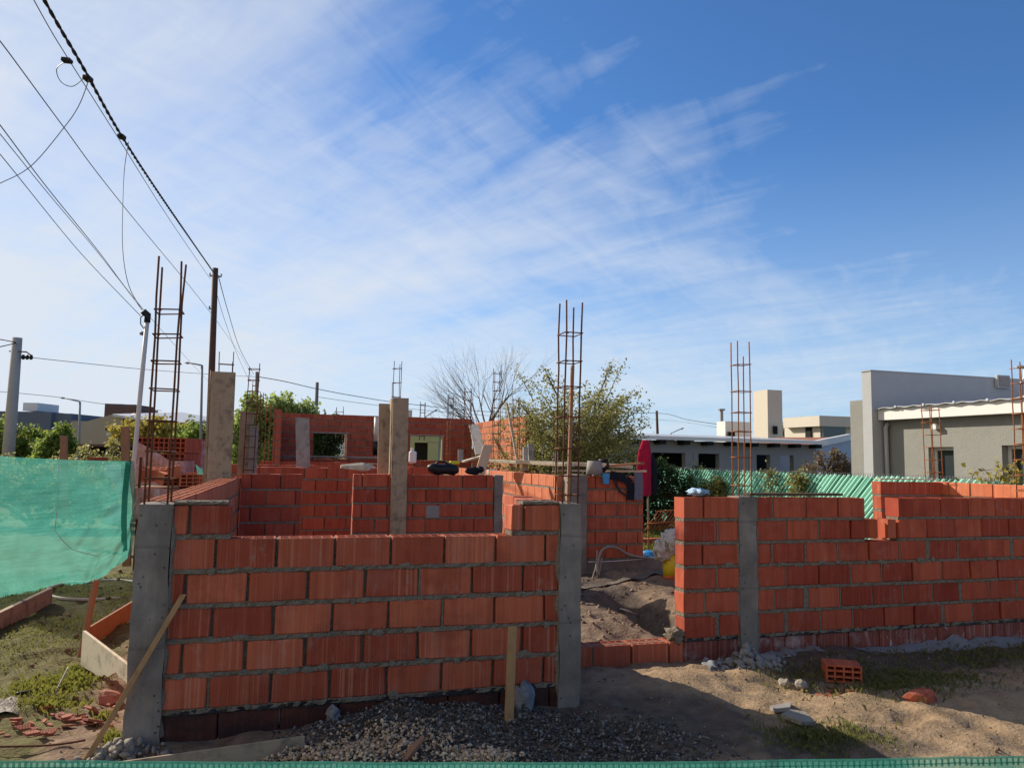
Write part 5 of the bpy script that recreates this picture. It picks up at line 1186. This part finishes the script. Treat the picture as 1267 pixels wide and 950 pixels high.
for i in range(nn_+1):                                                   # corrugated roof sheet, its waves running up the slope
    vv = 2.0+(VP_-2.03)*i/nn_; zz = .014*math.sin(i*1.25); P.append([W(13.68, vv, 3.0+zz), W(22, vv, 3.5+zz)])
mb.grid(P); mb.grid([[q-UP*.012 for q in r_] for r_ in P][::-1]); mb.grid([[r_[0] for r_ in P], [r_[0]-UP*.012 for r_ in P]]); mb.build('roof_sheet', M['sheet'], th)
mb = MB()
for vv in np.arange(2.3, VP_-.1, .8): mb.tube([W(13.665, vv, 3.01), W(13.84, vv, 3.015)], .03, 6)
mb.build('roof_ridge_end', M['sheet'], th)
mb = MB(); mb.tube([W(13.98, VP_-.10, 2.66), W(13.90, VP_-.10, 2.55), W(13.95, VP_-.08, -.1)], .05, 8); mb.build('downpipe', M['stucco_shade'], th, True)
# wall lamp, dish and box
q = pu(1160, 531, UW-.01); th = thing('wall_lamp', 'small cream wall lamp on the lit grey wall', 'lamp', q); mb = MB(); mb.box(q-DU*.12-DV*.07, DU*.12, DV*.14, UP*.09); mb.build('lamp_body', M['white'], th); mb = MB(); mb.tube([q-DU*.06+UP*.09, q-DU*.06+UP*.12], .05, 8); mb.build('lamp_cap', M['pvc'], th)
q = pv(1231, 480, VP_-.02); th = thing('wall_box', 'square grey junction box on the tall grey parapet', 'box', q); mb = MB(); mb.cbox(q-DV*.09, DU*.42, DV*.10, UP*.33, .01); mb.build('box_body', M['stucco_shade'], th); mb = MB(); mb.cbox(q-DV*.11+DU*.04+UP*.04, DU*.34, DV*.02, UP*.25, .004); mb.build('lid', M['slab'], th)
for k, (px, py) in enumerate([(1236, 484), (1247, 486)]):
    pass
q = at(1262, 455, 7.6); mb = MB(); mb.tube([q-DU*.05, q+DU*.0+UP*.01, q+DU*.14+UP*.0], [.012, .02, .012], 6); mb.tube([q+DU*.06, q+DU*.05-UP*.1, q+DU*.0-UP*.16], .012, 5); tag(mb.build('white_clip', M['white'], None), 'white plastic clip hooked high on the cage at the right edge', 'clip')
# long workshop
th = thing('workshop', 'long low workshop with a white edged roof beyond the hedge', 'building', at(870, 560, 30))
def seg(px0, px1, Y0, Y1): return at(px0, 560, Y0), at(px1, 560, Y1)
a, b = seg(735, 1010, 29, 33); d = Vector((b.x-a.x, b.y-a.y, 0)); L_ = d.length; d.normalize(); n = Vector((-d.y, d.x, 0)); a = Vector((a.x, a.y, 0)); mb = MB()
mb.box(a, d*L_, n*.25, UP*1.3); mb.box(a+UP*1.98, d*L_, n*.25, UP*.48)
ops = [(20, 47), (63, 75), (113, 121), (139, 148)]                       # px offsets along the front
def s_of(px): r_ = ray(px, 560); x = Vector((r_.x, r_.y)); den = r_.x*d.y-r_.y*d.x; t2 = (a.x*d.y-a.y*d.x)/den; q = Vector((r_.x*t2, r_.y*t2, 0)); return (q-a).dot(d)
holes = [(s_of(p0), s_of(p1)) for p0, p1 in ((782, 848), (862, 890), (936, 953), (965, 982))]; s = 0
for h0, h1 in holes: mb.box(a+d*s+UP*1.3+n*.002, d*(h0-s), n*.246, UP*.68); s = h1
mb.box(a+d*s+UP*1.3+n*.002, d*(L_-s), n*.246, UP*.68); mb.build('front_wall', M['grey_wall'], th)
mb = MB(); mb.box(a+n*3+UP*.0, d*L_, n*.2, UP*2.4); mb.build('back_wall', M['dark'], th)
mb = MB(); mb.box(a-n*.5+d*-.2+UP*2.47, d*(L_+.4), n*.06, UP*.14); mb.build('fascia', M['white'], th)
mb = MB(); mb.face([a-n*.5-d*.2+UP*2.615, a-n*.5+d*(L_+.2)+UP*2.615, a+n*5+d*(L_+.2)+UP*2.9, a+n*5-d*.2+UP*2.9]); mb.build('roof', M['sheet'], th)
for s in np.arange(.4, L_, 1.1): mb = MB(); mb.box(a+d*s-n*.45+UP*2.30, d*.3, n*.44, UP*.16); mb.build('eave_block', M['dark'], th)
for px in (800, 858, 926): mb = MB(); s = s_of(px); mb.box(a+d*s-n*.02+UP*1.28, d*.22, n*.1, UP*.72); mb.build('pier', M['grey_wall'], th)
for i, (px0, px1, lab) in enumerate([(822, 838, 'left grey block resting on the workshop roof'), (843, 862, 'right grey block resting on the workshop roof')]):
    q = at(px0, 549, 33); e = at(px1, 549, 33); mb = MB(); w_ = (e-q).length
    for x0 in (0, .42, .88): mb.box(q+d*(w_*x0), d*w_*.12, n*.4, UP*.28)
    mb.box(q+UP*.25+n*.002, d*w_, n*.396, UP*.06); mb.box(q-UP*.03+n*.002, d*w_, n*.396, UP*.06); tag(mb.build('concrete_block', M['slab'], None), lab, 'block')
# white modern house far right
th = thing('modern_house', 'cream modern house with a square tower beyond the workshop', 'house', at(950, 550, 46))
def fbx(mb, px0, px1, y0, y1, Y, depth=4., side=None):
    p = at(px0, y1, Y); q = at(px1, y1, Y); t_ = at(px0, y0, Y); mb.box((p.x, Y, p.z), (q.x-p.x, 0, 0), (0, depth, 0), (0, 0, t_.z-p.z))
def rbox(mb, px0, pxc, px1, y0, y1, Y):
    """block turned so that its left face (px0..pxc) and its front face (pxc..px1) both show"""
    c = at(pxc, y1, Y); wf = (px1-pxc)*Y/951/.94; wl_ = (pxc-px0)*Y/951/.72; z1 = at(pxc, y0, Y).z; mb.box(Vector((c.x, c.y, c.z)), DU*wf, DV*wl_, UP*(z1-c.z))
mb = MB(); rbox(mb, 930, 951, 971, 482, 590, 44); mb.build('tower', M['cream'], th)
mb = MB(); rbox(mb, 884, 898, 931, 521, 590, 47); mb.build('left_block', M['white'], th)
mb = MB(); rbox(mb, 966, 1016, 1075, 527, 590, 46.5); mb.build('right_block', M['cream'], th)
mb = MB(); rbox(mb, 963, 1014, 1080, 514, 527, 46); mb.build('cornice_band', M['cream'], th)
for (p0, p1, y0, y1) in ((1019, 1050, 527.5, 546), (996, 1004, 528, 545), (957, 962, 527, 537), (901, 910, 533, 550)):
    mb = MB(); Y = 45.2 if p0 > 1015 else 44.; 
    if p0 > 1015: q = at(p0, y1, 46.3); e = at(p1, y1, 46.3); mb.box(q-DV*.05, DU*((p1-p0)*46/951/.94), DV*.2, UP*((y1-y0)*46.3/951))
    elif p0 > 990: q = at(p1, y1, 47.2); mb.box(q-DU*.05, DU*.2, DV*.5, UP*((y1-y0)*47/951))
    else: q = at(p0, y1, 43.9 if p0 > 950 else 46.9); mb.box(q-DV*.05, DU*((p1-p0)*.05), DV*.1, UP*((y1-y0)*44/951))
    mb.build('window', M['glass'] if p0 > 1015 else M['dark'], th)
mb = MB(); q = at(893, 521, 47); mb.tube([q, q+UP*.7], .1, 8); mb.tube([q+UP*.65, q+UP*.75], .22, 8); mb.build('flue', M['galv'], th)
th = thing('tiled_roof_house', 'low house with a terracotta roof and a white verge', 'house', at(980, 556, 37)); c = at(1000, 556, 37)
p0, p1, p2, p3 = at(925, 551, 36.5), at(1002, 551.5, 36.5), at(1052, 541, 42), at(960, 541, 42); mb = MB(); mb.grid([[p0, p1], [p3, p2]]); mb.grid([[p0-UP*.12, p1-UP*.12], [p3-UP*.12, p2-UP*.12]][::-1]); mb.build('roof', M['terra'], th)
mb = MB(); mb.box(p1+Vector((0, 0, -.1)), p2-p1, Vector((.22, .0, 0)), UP*.32); mb.build('verge', M['white'], th)
mb = MB(); e = p2-p1; e0 = Vector((p1.x+.05, p1.y, 0)); e1 = Vector((p2.x+.05, p2.y, 0)); mb.face([e0, e1, p2+UP*.0+Vector((.05, 0, -.05)), p1+Vector((.05, 0, -.05))]); mb.face([Vector((p0.x, p0.y+.3, 0)), e0+Vector((0, .3, 0)), p1+Vector((0, .3, -.1)), p0+Vector((0, .3, -.1))]); mb.build('wall', M['pale_blue'], th)
mb = MB(); mb.box(at(905, 552, 40), Vector((2.2, 0, 0)), Vector((0, 1, 0)), UP*1.6); 
# left side houses
th = thing('slate_house', 'slate blue flat roofed house with a white roof tank', 'house', at(45, 560, 62)); mb = MB()
fbx(mb, -30, 57, 508, 600, 62, 8); fbx(mb, 57, 82, 511, 600, 62.4, 7); fbx(mb, 80, 90, 519, 600, 62.2, 7); mb.build('wall', M['slate'], th)
mb = MB(); fbx(mb, 28, 46, 498, 508, 63, 3); mb.build('roof_tank', M['white'], th)
mb = MB(); fbx(mb, 29, 62, 535, 600, 58, 3); fbx(mb, 79, 97, 527, 600, 56, 4); mb.build('pale_wing', M['pale_blue'], th)
mb = MB(); fbx(mb, 76, 99, 523, 527, 55.6, 4.6); mb.build('wing_roof', M['slate'], th)
mb = MB(); fbx(mb, 85, 91, 529, 531.5, 55.9, .3); mb.build('window', M['dark'], th)
th = thing('beige_house', 'beige gabled house with a small window', 'house', at(140, 560, 50))
mb = MB(); Y = 50; pf = [(88, 600), (88, 521), (108, 521), (139, 512.5), (152, 517), (152, 600)]; f0 = [at(x, y, Y) for x, y in pf]; f1 = [q+Vector((1.5, 9, 0)) for q in f0]
mb.face(f0); 
for i in range(len(f0)): j = (i+1) % len(f0); mb.face([f0[i], f0[j], f1[j], f1[i]])
mb.build('gable_wall', M['beige'], th)
mb = MB(); fbx(mb, 150, 196, 521, 600, 50.5, 7); mb.build('side_wall', M['beige'], th)
mb = MB(); r0 = at(139, 512, 49.7); r1 = at(205, 523, 49.7); mb.face([r0, r1, r1+Vector((1, 8, .6)), r0+Vector((1, 8, .6))]); mb.face([r0-UP*.15, r1-UP*.15, r1, r0]); mb.build('roof', M['sheet'], th)
mb = MB(); fbx(mb, 129.5, 134.5, 527, 533, 49.95, .2); wo = mb.build('window', M['white'], th); mb = MB(); fbx(mb, 130, 134, 527.5, 532.5, 49.9, .1); mb.build('pane', M['dark'], wo)
mb = MB(); fbx(mb, 131.5, 135.5, 535, 539, 49.92, .2); mb.build('meter_box', M['white'], th)
th = thing('brown_tower_house', 'brown brick tower blocks rising behind the beige gable', 'house', at(145, 515, 75)); mb = MB(); rbox(mb, 118, 123, 143, 499, 600, 74); mb.build('left_tower', M['choc'], th); mb = MB(); fbx(mb, 143.5, 161, 500, 600, 78, 4); mb.build('right_tower', M['choc'], th); mb = MB(); fbx(mb, 161, 168, 505, 600, 80, 4); mb.build('small_tower', M['beige'], th)
th = thing('low_white_house', 'low white roofed house far behind the tall left cage', 'house', at(215, 525, 90)); mb = MB(); fbx(mb, 195, 242, 521, 600, 90, 8); mb.build('wall', M['white'], th); mb = MB(); fbx(mb, 192, 232, 516.5, 521, 89.5, 9); mb.build('roof', M['slate'], th)
th = thing('cream_block', 'plain cream roof block behind the far wall', 'house', at(468, 515, 58)); mb = MB(); rbox(mb, 456, 470, 505, 506, 600, 58); mb.build('wall', M['cream'], th)
th = thing('low_flat_house', 'flat dark roof edge just above the far wall', 'house', at(520, 520, 50)); mb = MB(); fbx(mb, 500, 541, 521, 600, 52, 6); mb.build('wall', M['grey_wall'], th)
th = thing('yellow_green_house', 'yellow green house seen through the right far window', 'house', at(528, 560, 40)); mb = MB(); fbx(mb, 500, 543, 530, 547, 38, .2); fbx(mb, 528, 541, 547, 600, 38, .2); fbx(mb, 500, 511, 547, 600, 38, .2); fbx(mb, 543, 552, 530, 600, 38.6, .2); mb.build('wall', M['lime'], th); mb = MB(); fbx(mb, 508, 530, 545, 600, 39.5, .2); mb.build('carport', M['dark'], th)
mb = MB(); fbx(mb, 500, 552, 527, 530, 37.6, 3); mb.build('roof', M['slate'], th)
th = thing('pale_house', 'pale house seen through the left far window', 'house', at(410, 560, 48)); mb = MB(); fbx(mb, 384, 436, 532, 600, 48, .3); mb.build('wall', M['white'], th); mb = MB(); fbx(mb, 382, 437, 529, 532, 47.6, 3); mb.build('roof', M['slate'], th)
th = thing('tile_shed', 'dark roofed shed under green creeper behind the mesh', 'shed', at(125, 560, 30)); mb = MB(); fbx(mb, 92, 158, 549, 552, 30, 3); mb.build('roof', M['choc'], th); mb = MB(); fbx(mb, 96, 155, 552, 620, 30.5, 2); mb.build('wall', M['dark'], th)
# far green belt so that the horizon is not bare
# ------------------------------------------------------------------ trees
def branch(mb, p, d, L_, r, lev, tips, spread=.5, up=.08, kids=(2, 4), shrink=.66, segs=4, twig=None, bend=.22):
    P = [p]; q = p; dd = d.normalized(); rs = [r]
    for i in range(segs):
        dd = (dd+Vector((random.gauss(0, bend), random.gauss(0, bend), random.gauss(0, bend)+up))*.6).normalized(); q = q+dd*(L_/segs); P.append(q); rs.append(r*(1-.55*(i+1)/segs))
        if lev > 0 and i >= 1:
            for _ in range(random.randint(*kids) if i == segs-1 else random.choice((0, 1, 1))):
                a = Vector((random.gauss(0, 1), random.gauss(0, 1), random.gauss(0, .7))); nd = (dd+a*spread).normalized(); branch(mb, q, nd, L_*shrink*random.uniform(.75, 1.15), rs[-1]*.68, lev-1, tips, spread, up, kids, shrink, segs, twig, bend)
    mb.tube(P, rs, 5 if r > .02 else 3, .5, False)
    if lev <= 1: tips.extend((x, dd.copy()) for x in P[1:])
def leaf_cloud(name, pts, n, size, mat, parent, spread=.2, aspect=.45, gravity=0.):
    V_ = np.zeros((n*4, 3)); T_ = np.zeros(n); 
    for i in range(n):
        c, dr = random.choice(pts); c = c+Vector((random.gauss(0, spread), random.gauss(0, spread), random.gauss(0, spread)-gravity*abs(random.gauss(0, spread))))
        a = Vector((random.gauss(0, 1), random.gauss(0, 1), random.gauss(0, .6)-gravity*2)); a = (a+dr*.5).normalized(); b = a.orthogonal().normalized(); b = Matrix.Rotation(random.random()*6.28, 3, a) @ b
        s = size*random.uniform(.6, 1.3); w = b*s*aspect; l = a*s
        for k, q in enumerate((c-w*.5, c+l*.5-w, c+l, c+l*.5+w)): V_[i*4+k] = q
        T_[i] = random.random()
    F_ = np.arange(n*4).reshape(n, 4); return tri_mesh(name, V_, F_, T_, M[mat], parent)
def ell(c, r, n, shell=.35):
    out = []
    for _ in range(n):
        v = Vector((random.gauss(0, 1), random.gauss(0, 1), random.gauss(0, 1))).normalized(); k = random.random()**shell; out.append((Vector(c)+Vector((v.x*r[0]*k, v.y*r[1]*k, v.z*r[2]*k)), v))
    return out
GT = 'trees beyond the site'
def bush(label, c, lobes, n, size, mat, name='tree', cat='tree', trunk=True, clump=40, spread=.16, group=GT, gravity=0., bark='bark', shell=.35):
    base = Vector((c[0], c[1], H(c[0], c[1]))); th = thing(name, label, cat, base, group); mb = MB(); pts = []
    for (off, r_) in lobes:
        cc = base+Vector(off); pts += ell(cc, r_, clump, shell)
        mid = base+Vector((off[0]*.3, off[1]*.3, off[2]*.45)); mb.tube([base-UP*.1, mid, cc], [.028*max(r_)+.03, .022*max(r_)+.02, .015], 6)
        for q, v in random.sample(pts, min(len(pts), 14)): mb.tube([cc, (cc+q)*.5+UP*.05, q], [.018, .012, .004], 4, .5, False)
    mb.build('trunk', M[bark], th, True); leaf_cloud('crown', pts, n, size, mat, th, spread, .45, gravity); return th
# olive green thorn tree
c = at(712, 590, 19.5); c.z = 0; th = thing('thorn_tree', 'olive green feathery tree behind the middle cage', 'tree', c, GT); mb = MB(); tips = []
for k in range(8):
    a = k/8*6.28; branch(mb, c+UP*.3, Vector((math.cos(a)*.8, math.sin(a)*.6, 1.0)), 1.35, .06, 3, tips, .5, .06, (2, 3), .70, 4)
sprays = []
for k in range(64):
    a = random.random()*6.28; p0 = c+Vector((math.cos(a)*random.uniform(.2, 1.2), math.sin(a)*.9, random.uniform(1.0, 3.1))); dd = Vector((math.cos(a)*.8+.25*(random.random() < .5), math.sin(a)*.5, random.uniform(.05, 1.0))).normalized(); P = [p0]; q = p0
    for i in range(6): dd = (dd+Vector((random.gauss(0, .1), random.gauss(0, .1), -.07))).normalized(); q = q+dd*random.uniform(.12, .22); P.append(q)
    mb.tube(P, [.016-.002*i for i in range(7)], 4, .5, False); sprays += [(x, dd) for x in P[1:]]
for (x0, y0), pl in (((735, 505), [(742, 485), (752, 462), (757, 452)]), ((740, 520), [(765, 500), (775, 490)]), ((690, 490), [(680, 470), (675, 460)]), ((750, 545), [(772, 540), (784, 552)]), ((660, 520), [(648, 505), (643, 498)])):
    P = [at(x0, y0, 19.5)]+[at(x, y, 19.5+random.uniform(-.3, .3)) for x, y in pl]; mb.tube(P, [.03, .02, .012, .006][:len(P)], 4, .5, False)
    for i in range(len(P)-1): sprays += [(P[i]+(P[i+1]-P[i])*(k/5), (P[i+1]-P[i]).normalized()) for k in range(1, 6)]
core = ell(c+Vector((-.1, 0, 1.75)), (1.15, 1.0, 1.1), 150, .5)+ell(c+Vector((-.75, .2, 1.5)), (.75, .7, .95), 80, .5)+ell(c+Vector((.75, -.1, 1.1)), (.7, .7, .75), 70, .5)
mb.build('trunk', M['bark'], th, True); leaf_cloud('crown', sprays*3+core*2+tips, 32000, .064, 'leaf_olive', th, .075, .32)
# bare tree
c = at(603, 600, 29); c.z = 0; th = thing('bare_tree', 'bare leafless tree behind the far wall corner', 'tree', c, GT); mb = MB(); tips = []
for k in range(12):
    a = k/12*6.28+.3; branch(mb, c+UP*(1.3+.15*k), Vector((math.cos(a)*.85, math.sin(a)*.5, 1.05)), 1.45, .045, 3, tips, .38, .10, (2, 3), .72, 4, None, .16)
for k in range(16):
    a = random.uniform(2.2, 4.0); branch(mb, c+Vector((-.9, 0, 2.2+.12*k)), Vector((math.cos(a)*1.1, 0, random.uniform(.25, 1.3))), 1.0, .016, 2, tips, .26, .10, (1, 2), .7, 4, None, .08)
mb.tube([c-UP*.1, c+UP*1.5, c+UP*3], [.14, .11, .05], 8); mb.build('trunk', M['bark_pale'], th, True)
# willow-like crowns behind the mould
c = at(340, 590, 33); bush('broad bright willow crown behind the left side wall', c, [((-.5, 0, 3.1), (1.5, 1.3, 1.35)), ((.7, 0, 3.0), (1.2, 1.2, 1.15)), ((1.5, .2, 2.1), (.9, 1., .9)), ((-1.3, 0, 2.2), (.9, 1, 1.3)), ((.2, -.3, 1.8), (1.6, 1.2, 1.0))], 21000, .17, 'leaf_willow', 'willow_tree', clump=55, spread=.16, gravity=.8)
c = at(247, 590, 40); bush('leafy green tree behind the silver lamp mast', c, [((0, 0, 2.3), (1.3, 1.2, 1.0)), ((.9, 0, 1.8), (1., 1, .9)), ((-.9, 0, 1.6), (.9, 1, .8))], 7000, .2, 'leaf_green', 'leafy_tree', clump=45, spread=.16)
c = at(185, 590, 44); bush('yellowish tree before the beige house', c, [((-.9, 0, 2.2), (1.5, 1.2, 1.2)), ((.8, 0, 2.5), (1.5, 1.2, 1.)), ((2., 0, 2.), (1.2, 1.2, .9))], 7500, .2, 'leaf_yellow', 'yellow_tree', clump=45, spread=.18)
c = at(63, 600, 28); bush('round bright green young tree above the mesh', c, [((0, 0, 1.5), (.66, .6, .75)), ((.25, 0, 1.9), (.45, .5, .62)), ((-.35, 0, 1.3), (.5, .5, .55))], 7000, .11, 'leaf_green', 'young_tree', clump=50, spread=.09)
c = at(3, 600, 34); bush('green tree cut by the left edge beside the concrete pole', c, [((-.2, 0, 2.), (.9, .8, 1.1)), ((.9, .5, 1.8), (.7, .7, .7))], 4500, .15, 'leaf_green', 'leafy_tree', clump=40, spread=.13)
c = at(38, 600, 42); bush('yellow green tree between the concrete pole and the slate house', c, [((-.5, 0, 1.9), (1.0, 1, .7)), ((.5, 0, 1.6), (.8, .8, .6))], 3000, .18, 'leaf_yellow', 'yellow_tree', clump=36, spread=.16)
c = at(50, 610, 17); bush('dusky hedge along the back of the green mesh', c, [((-2.2, 0, .85), (1., .6, .8)), ((-1., 0, .8), (.9, .6, .75)), ((.1, 0, .75), (.8, .6, .75)), ((1.0, 0, .65), (.6, .5, .6))], 9000, .085, 'leaf_olive', 'hedge', 'hedge', clump=60, spread=.07)
c = at(118, 610, 22); bush('green creeper heaped over the dark shed', c, [((-.5, 0, .9), (.75, .6, .85)), ((.3, 0, 1.0), (.8, .6, .85)), ((.9, 0, .8), (.5, .5, .7))], 7000, .08, 'leaf_olive', 'creeper', 'creeper', clump=55, spread=.08)
# hedge before the slat fence
p0 = W(9.5, 17.8); bush('dark dense hedge behind the navy jacket', p0, [((-.9, .5, .7), (.75, .6, .85)), ((0, 0, .72), (.8, .65, .95)), ((.75, -.4, .68), (.75, .6, .85)), ((-.3, .1, 1.2), (.65, .5, .55)), ((1.1, -.9, .5), (.5, .5, .65))], 19000, .065, 'leaf_dark', 'hedge', 'hedge', clump=90, spread=.07)
def vine(label, px, py, n, spreadpx, Y, mat='leaf_olive'):
    c = pu(px, py, UF-.12); th = thing('creeper', label, 'creeper', c); mb = MB(); pts = []
    for k in range(9):
        q = c+UP*random.uniform(-.05, .1); P = [q]; dd = Vector((random.gauss(0, .2), random.gauss(0, .2), -.5))
        for i in range(5): dd = dd+Vector((0, 0, .06)); q = q+DV*random.gauss(0, .1)+UP*random.uniform(-.16, .02); P.append(q); pts.append((q, UP))
        mb.tube(P, .006, 4, .5, False)
    mb.build('stems', M['bark'], th, True); leaf_cloud('foliage', pts, n, .07, mat, th, .08); return th
vine('creeper trailing over the slat fence beside the right wall bars', 990, 588, 420, 20, 16); vine('thin creeper stem hanging on the slat fence near the hedge', 955, 584, 160, 10, 16); vine('leafy creeper at the hedge end of the slat fence', 888, 596, 900, 20, 18); vine('yellow weeds at the fence top below the right house window', 1246, 588, 260, 10, 11, 'leaf_yellow')
c = at(1022, 590, 27); bush('dry brown creeper bush beside the grey house pier', c, [((0, 0, 1.4), (.75, .6, .8)), ((.6, 0, 1.2), (.5, .5, .8))], 4200, .09, 'leaf_dry', 'dry_bush', 'bush', clump=40, spread=.09, bark='bark_pale')
c = at(1010, 590, 43); bush('olive bush before the windows of the modern house', c, [((-.5, 0, 1.6), (.8, .6, .75)), ((.5, 0, 1.8), (.9, .6, .75))], 3000, .14, 'leaf_olive', 'bush', 'bush', clump=36, spread=.12)
c = at(998, 590, 60); bush('tree crown showing above the modern house roof', c, [((0, 0, 4.0), (1.8, 1.5, .9))], 2600, .2, 'leaf_olive', 'far_tree', clump=40, spread=.2)
c = at(402, 600, 32); bush('dark tree seen through the left far window', c, [((-.3, 0, 2.0), (.7, .6, 1.0)), ((.2, 0, 2.4), (.6, .6, .8))], 3000, .14, 'leaf_dark', 'dark_tree', clump=40, spread=.12)
c = at(420, 600, 40); bush('small bush before the pale house in the left far window', c, [((0, 0, 1.), (.8, .6, .8))], 1600, .14, 'leaf_olive', 'bush', 'bush', clump=30, spread=.12)
c = at(775, 600, 26); bush('scrubby bush at the left end of the workshop', c, [((-.6, 0, .9), (.9, .6, .7)), ((.5, 0, .8), (.7, .6, .6))], 3600, .1, 'leaf_olive', 'bush', 'bush', clump=40, spread=.1)
# distant tree belt
def belt():
    V_ = []; n = 9000; T_ = []
    pts = []
    for k in range(170):
        x = -170+2.1*k+random.uniform(-1, 1); y = 190+random.uniform(-8, 8); h_ = random.uniform(2.2, 4.2); pts += [(Vector((x+random.gauss(0, 1.2), y, abs(random.gauss(.5, .35))*h_)), UP) for _ in range(20)]
    o = leaf_cloud('distant_treeline', pts, 14000, .9, 'leaf_olive', None, .5); kind(o, 'stuff', 'low distant line of trees at the horizon', 'trees')
belt()
for o in list(COL.objects):
    if o.parent is None and o.type in {'MESH', 'EMPTY'} and 'kind' not in o: o['kind'] = 'thing'
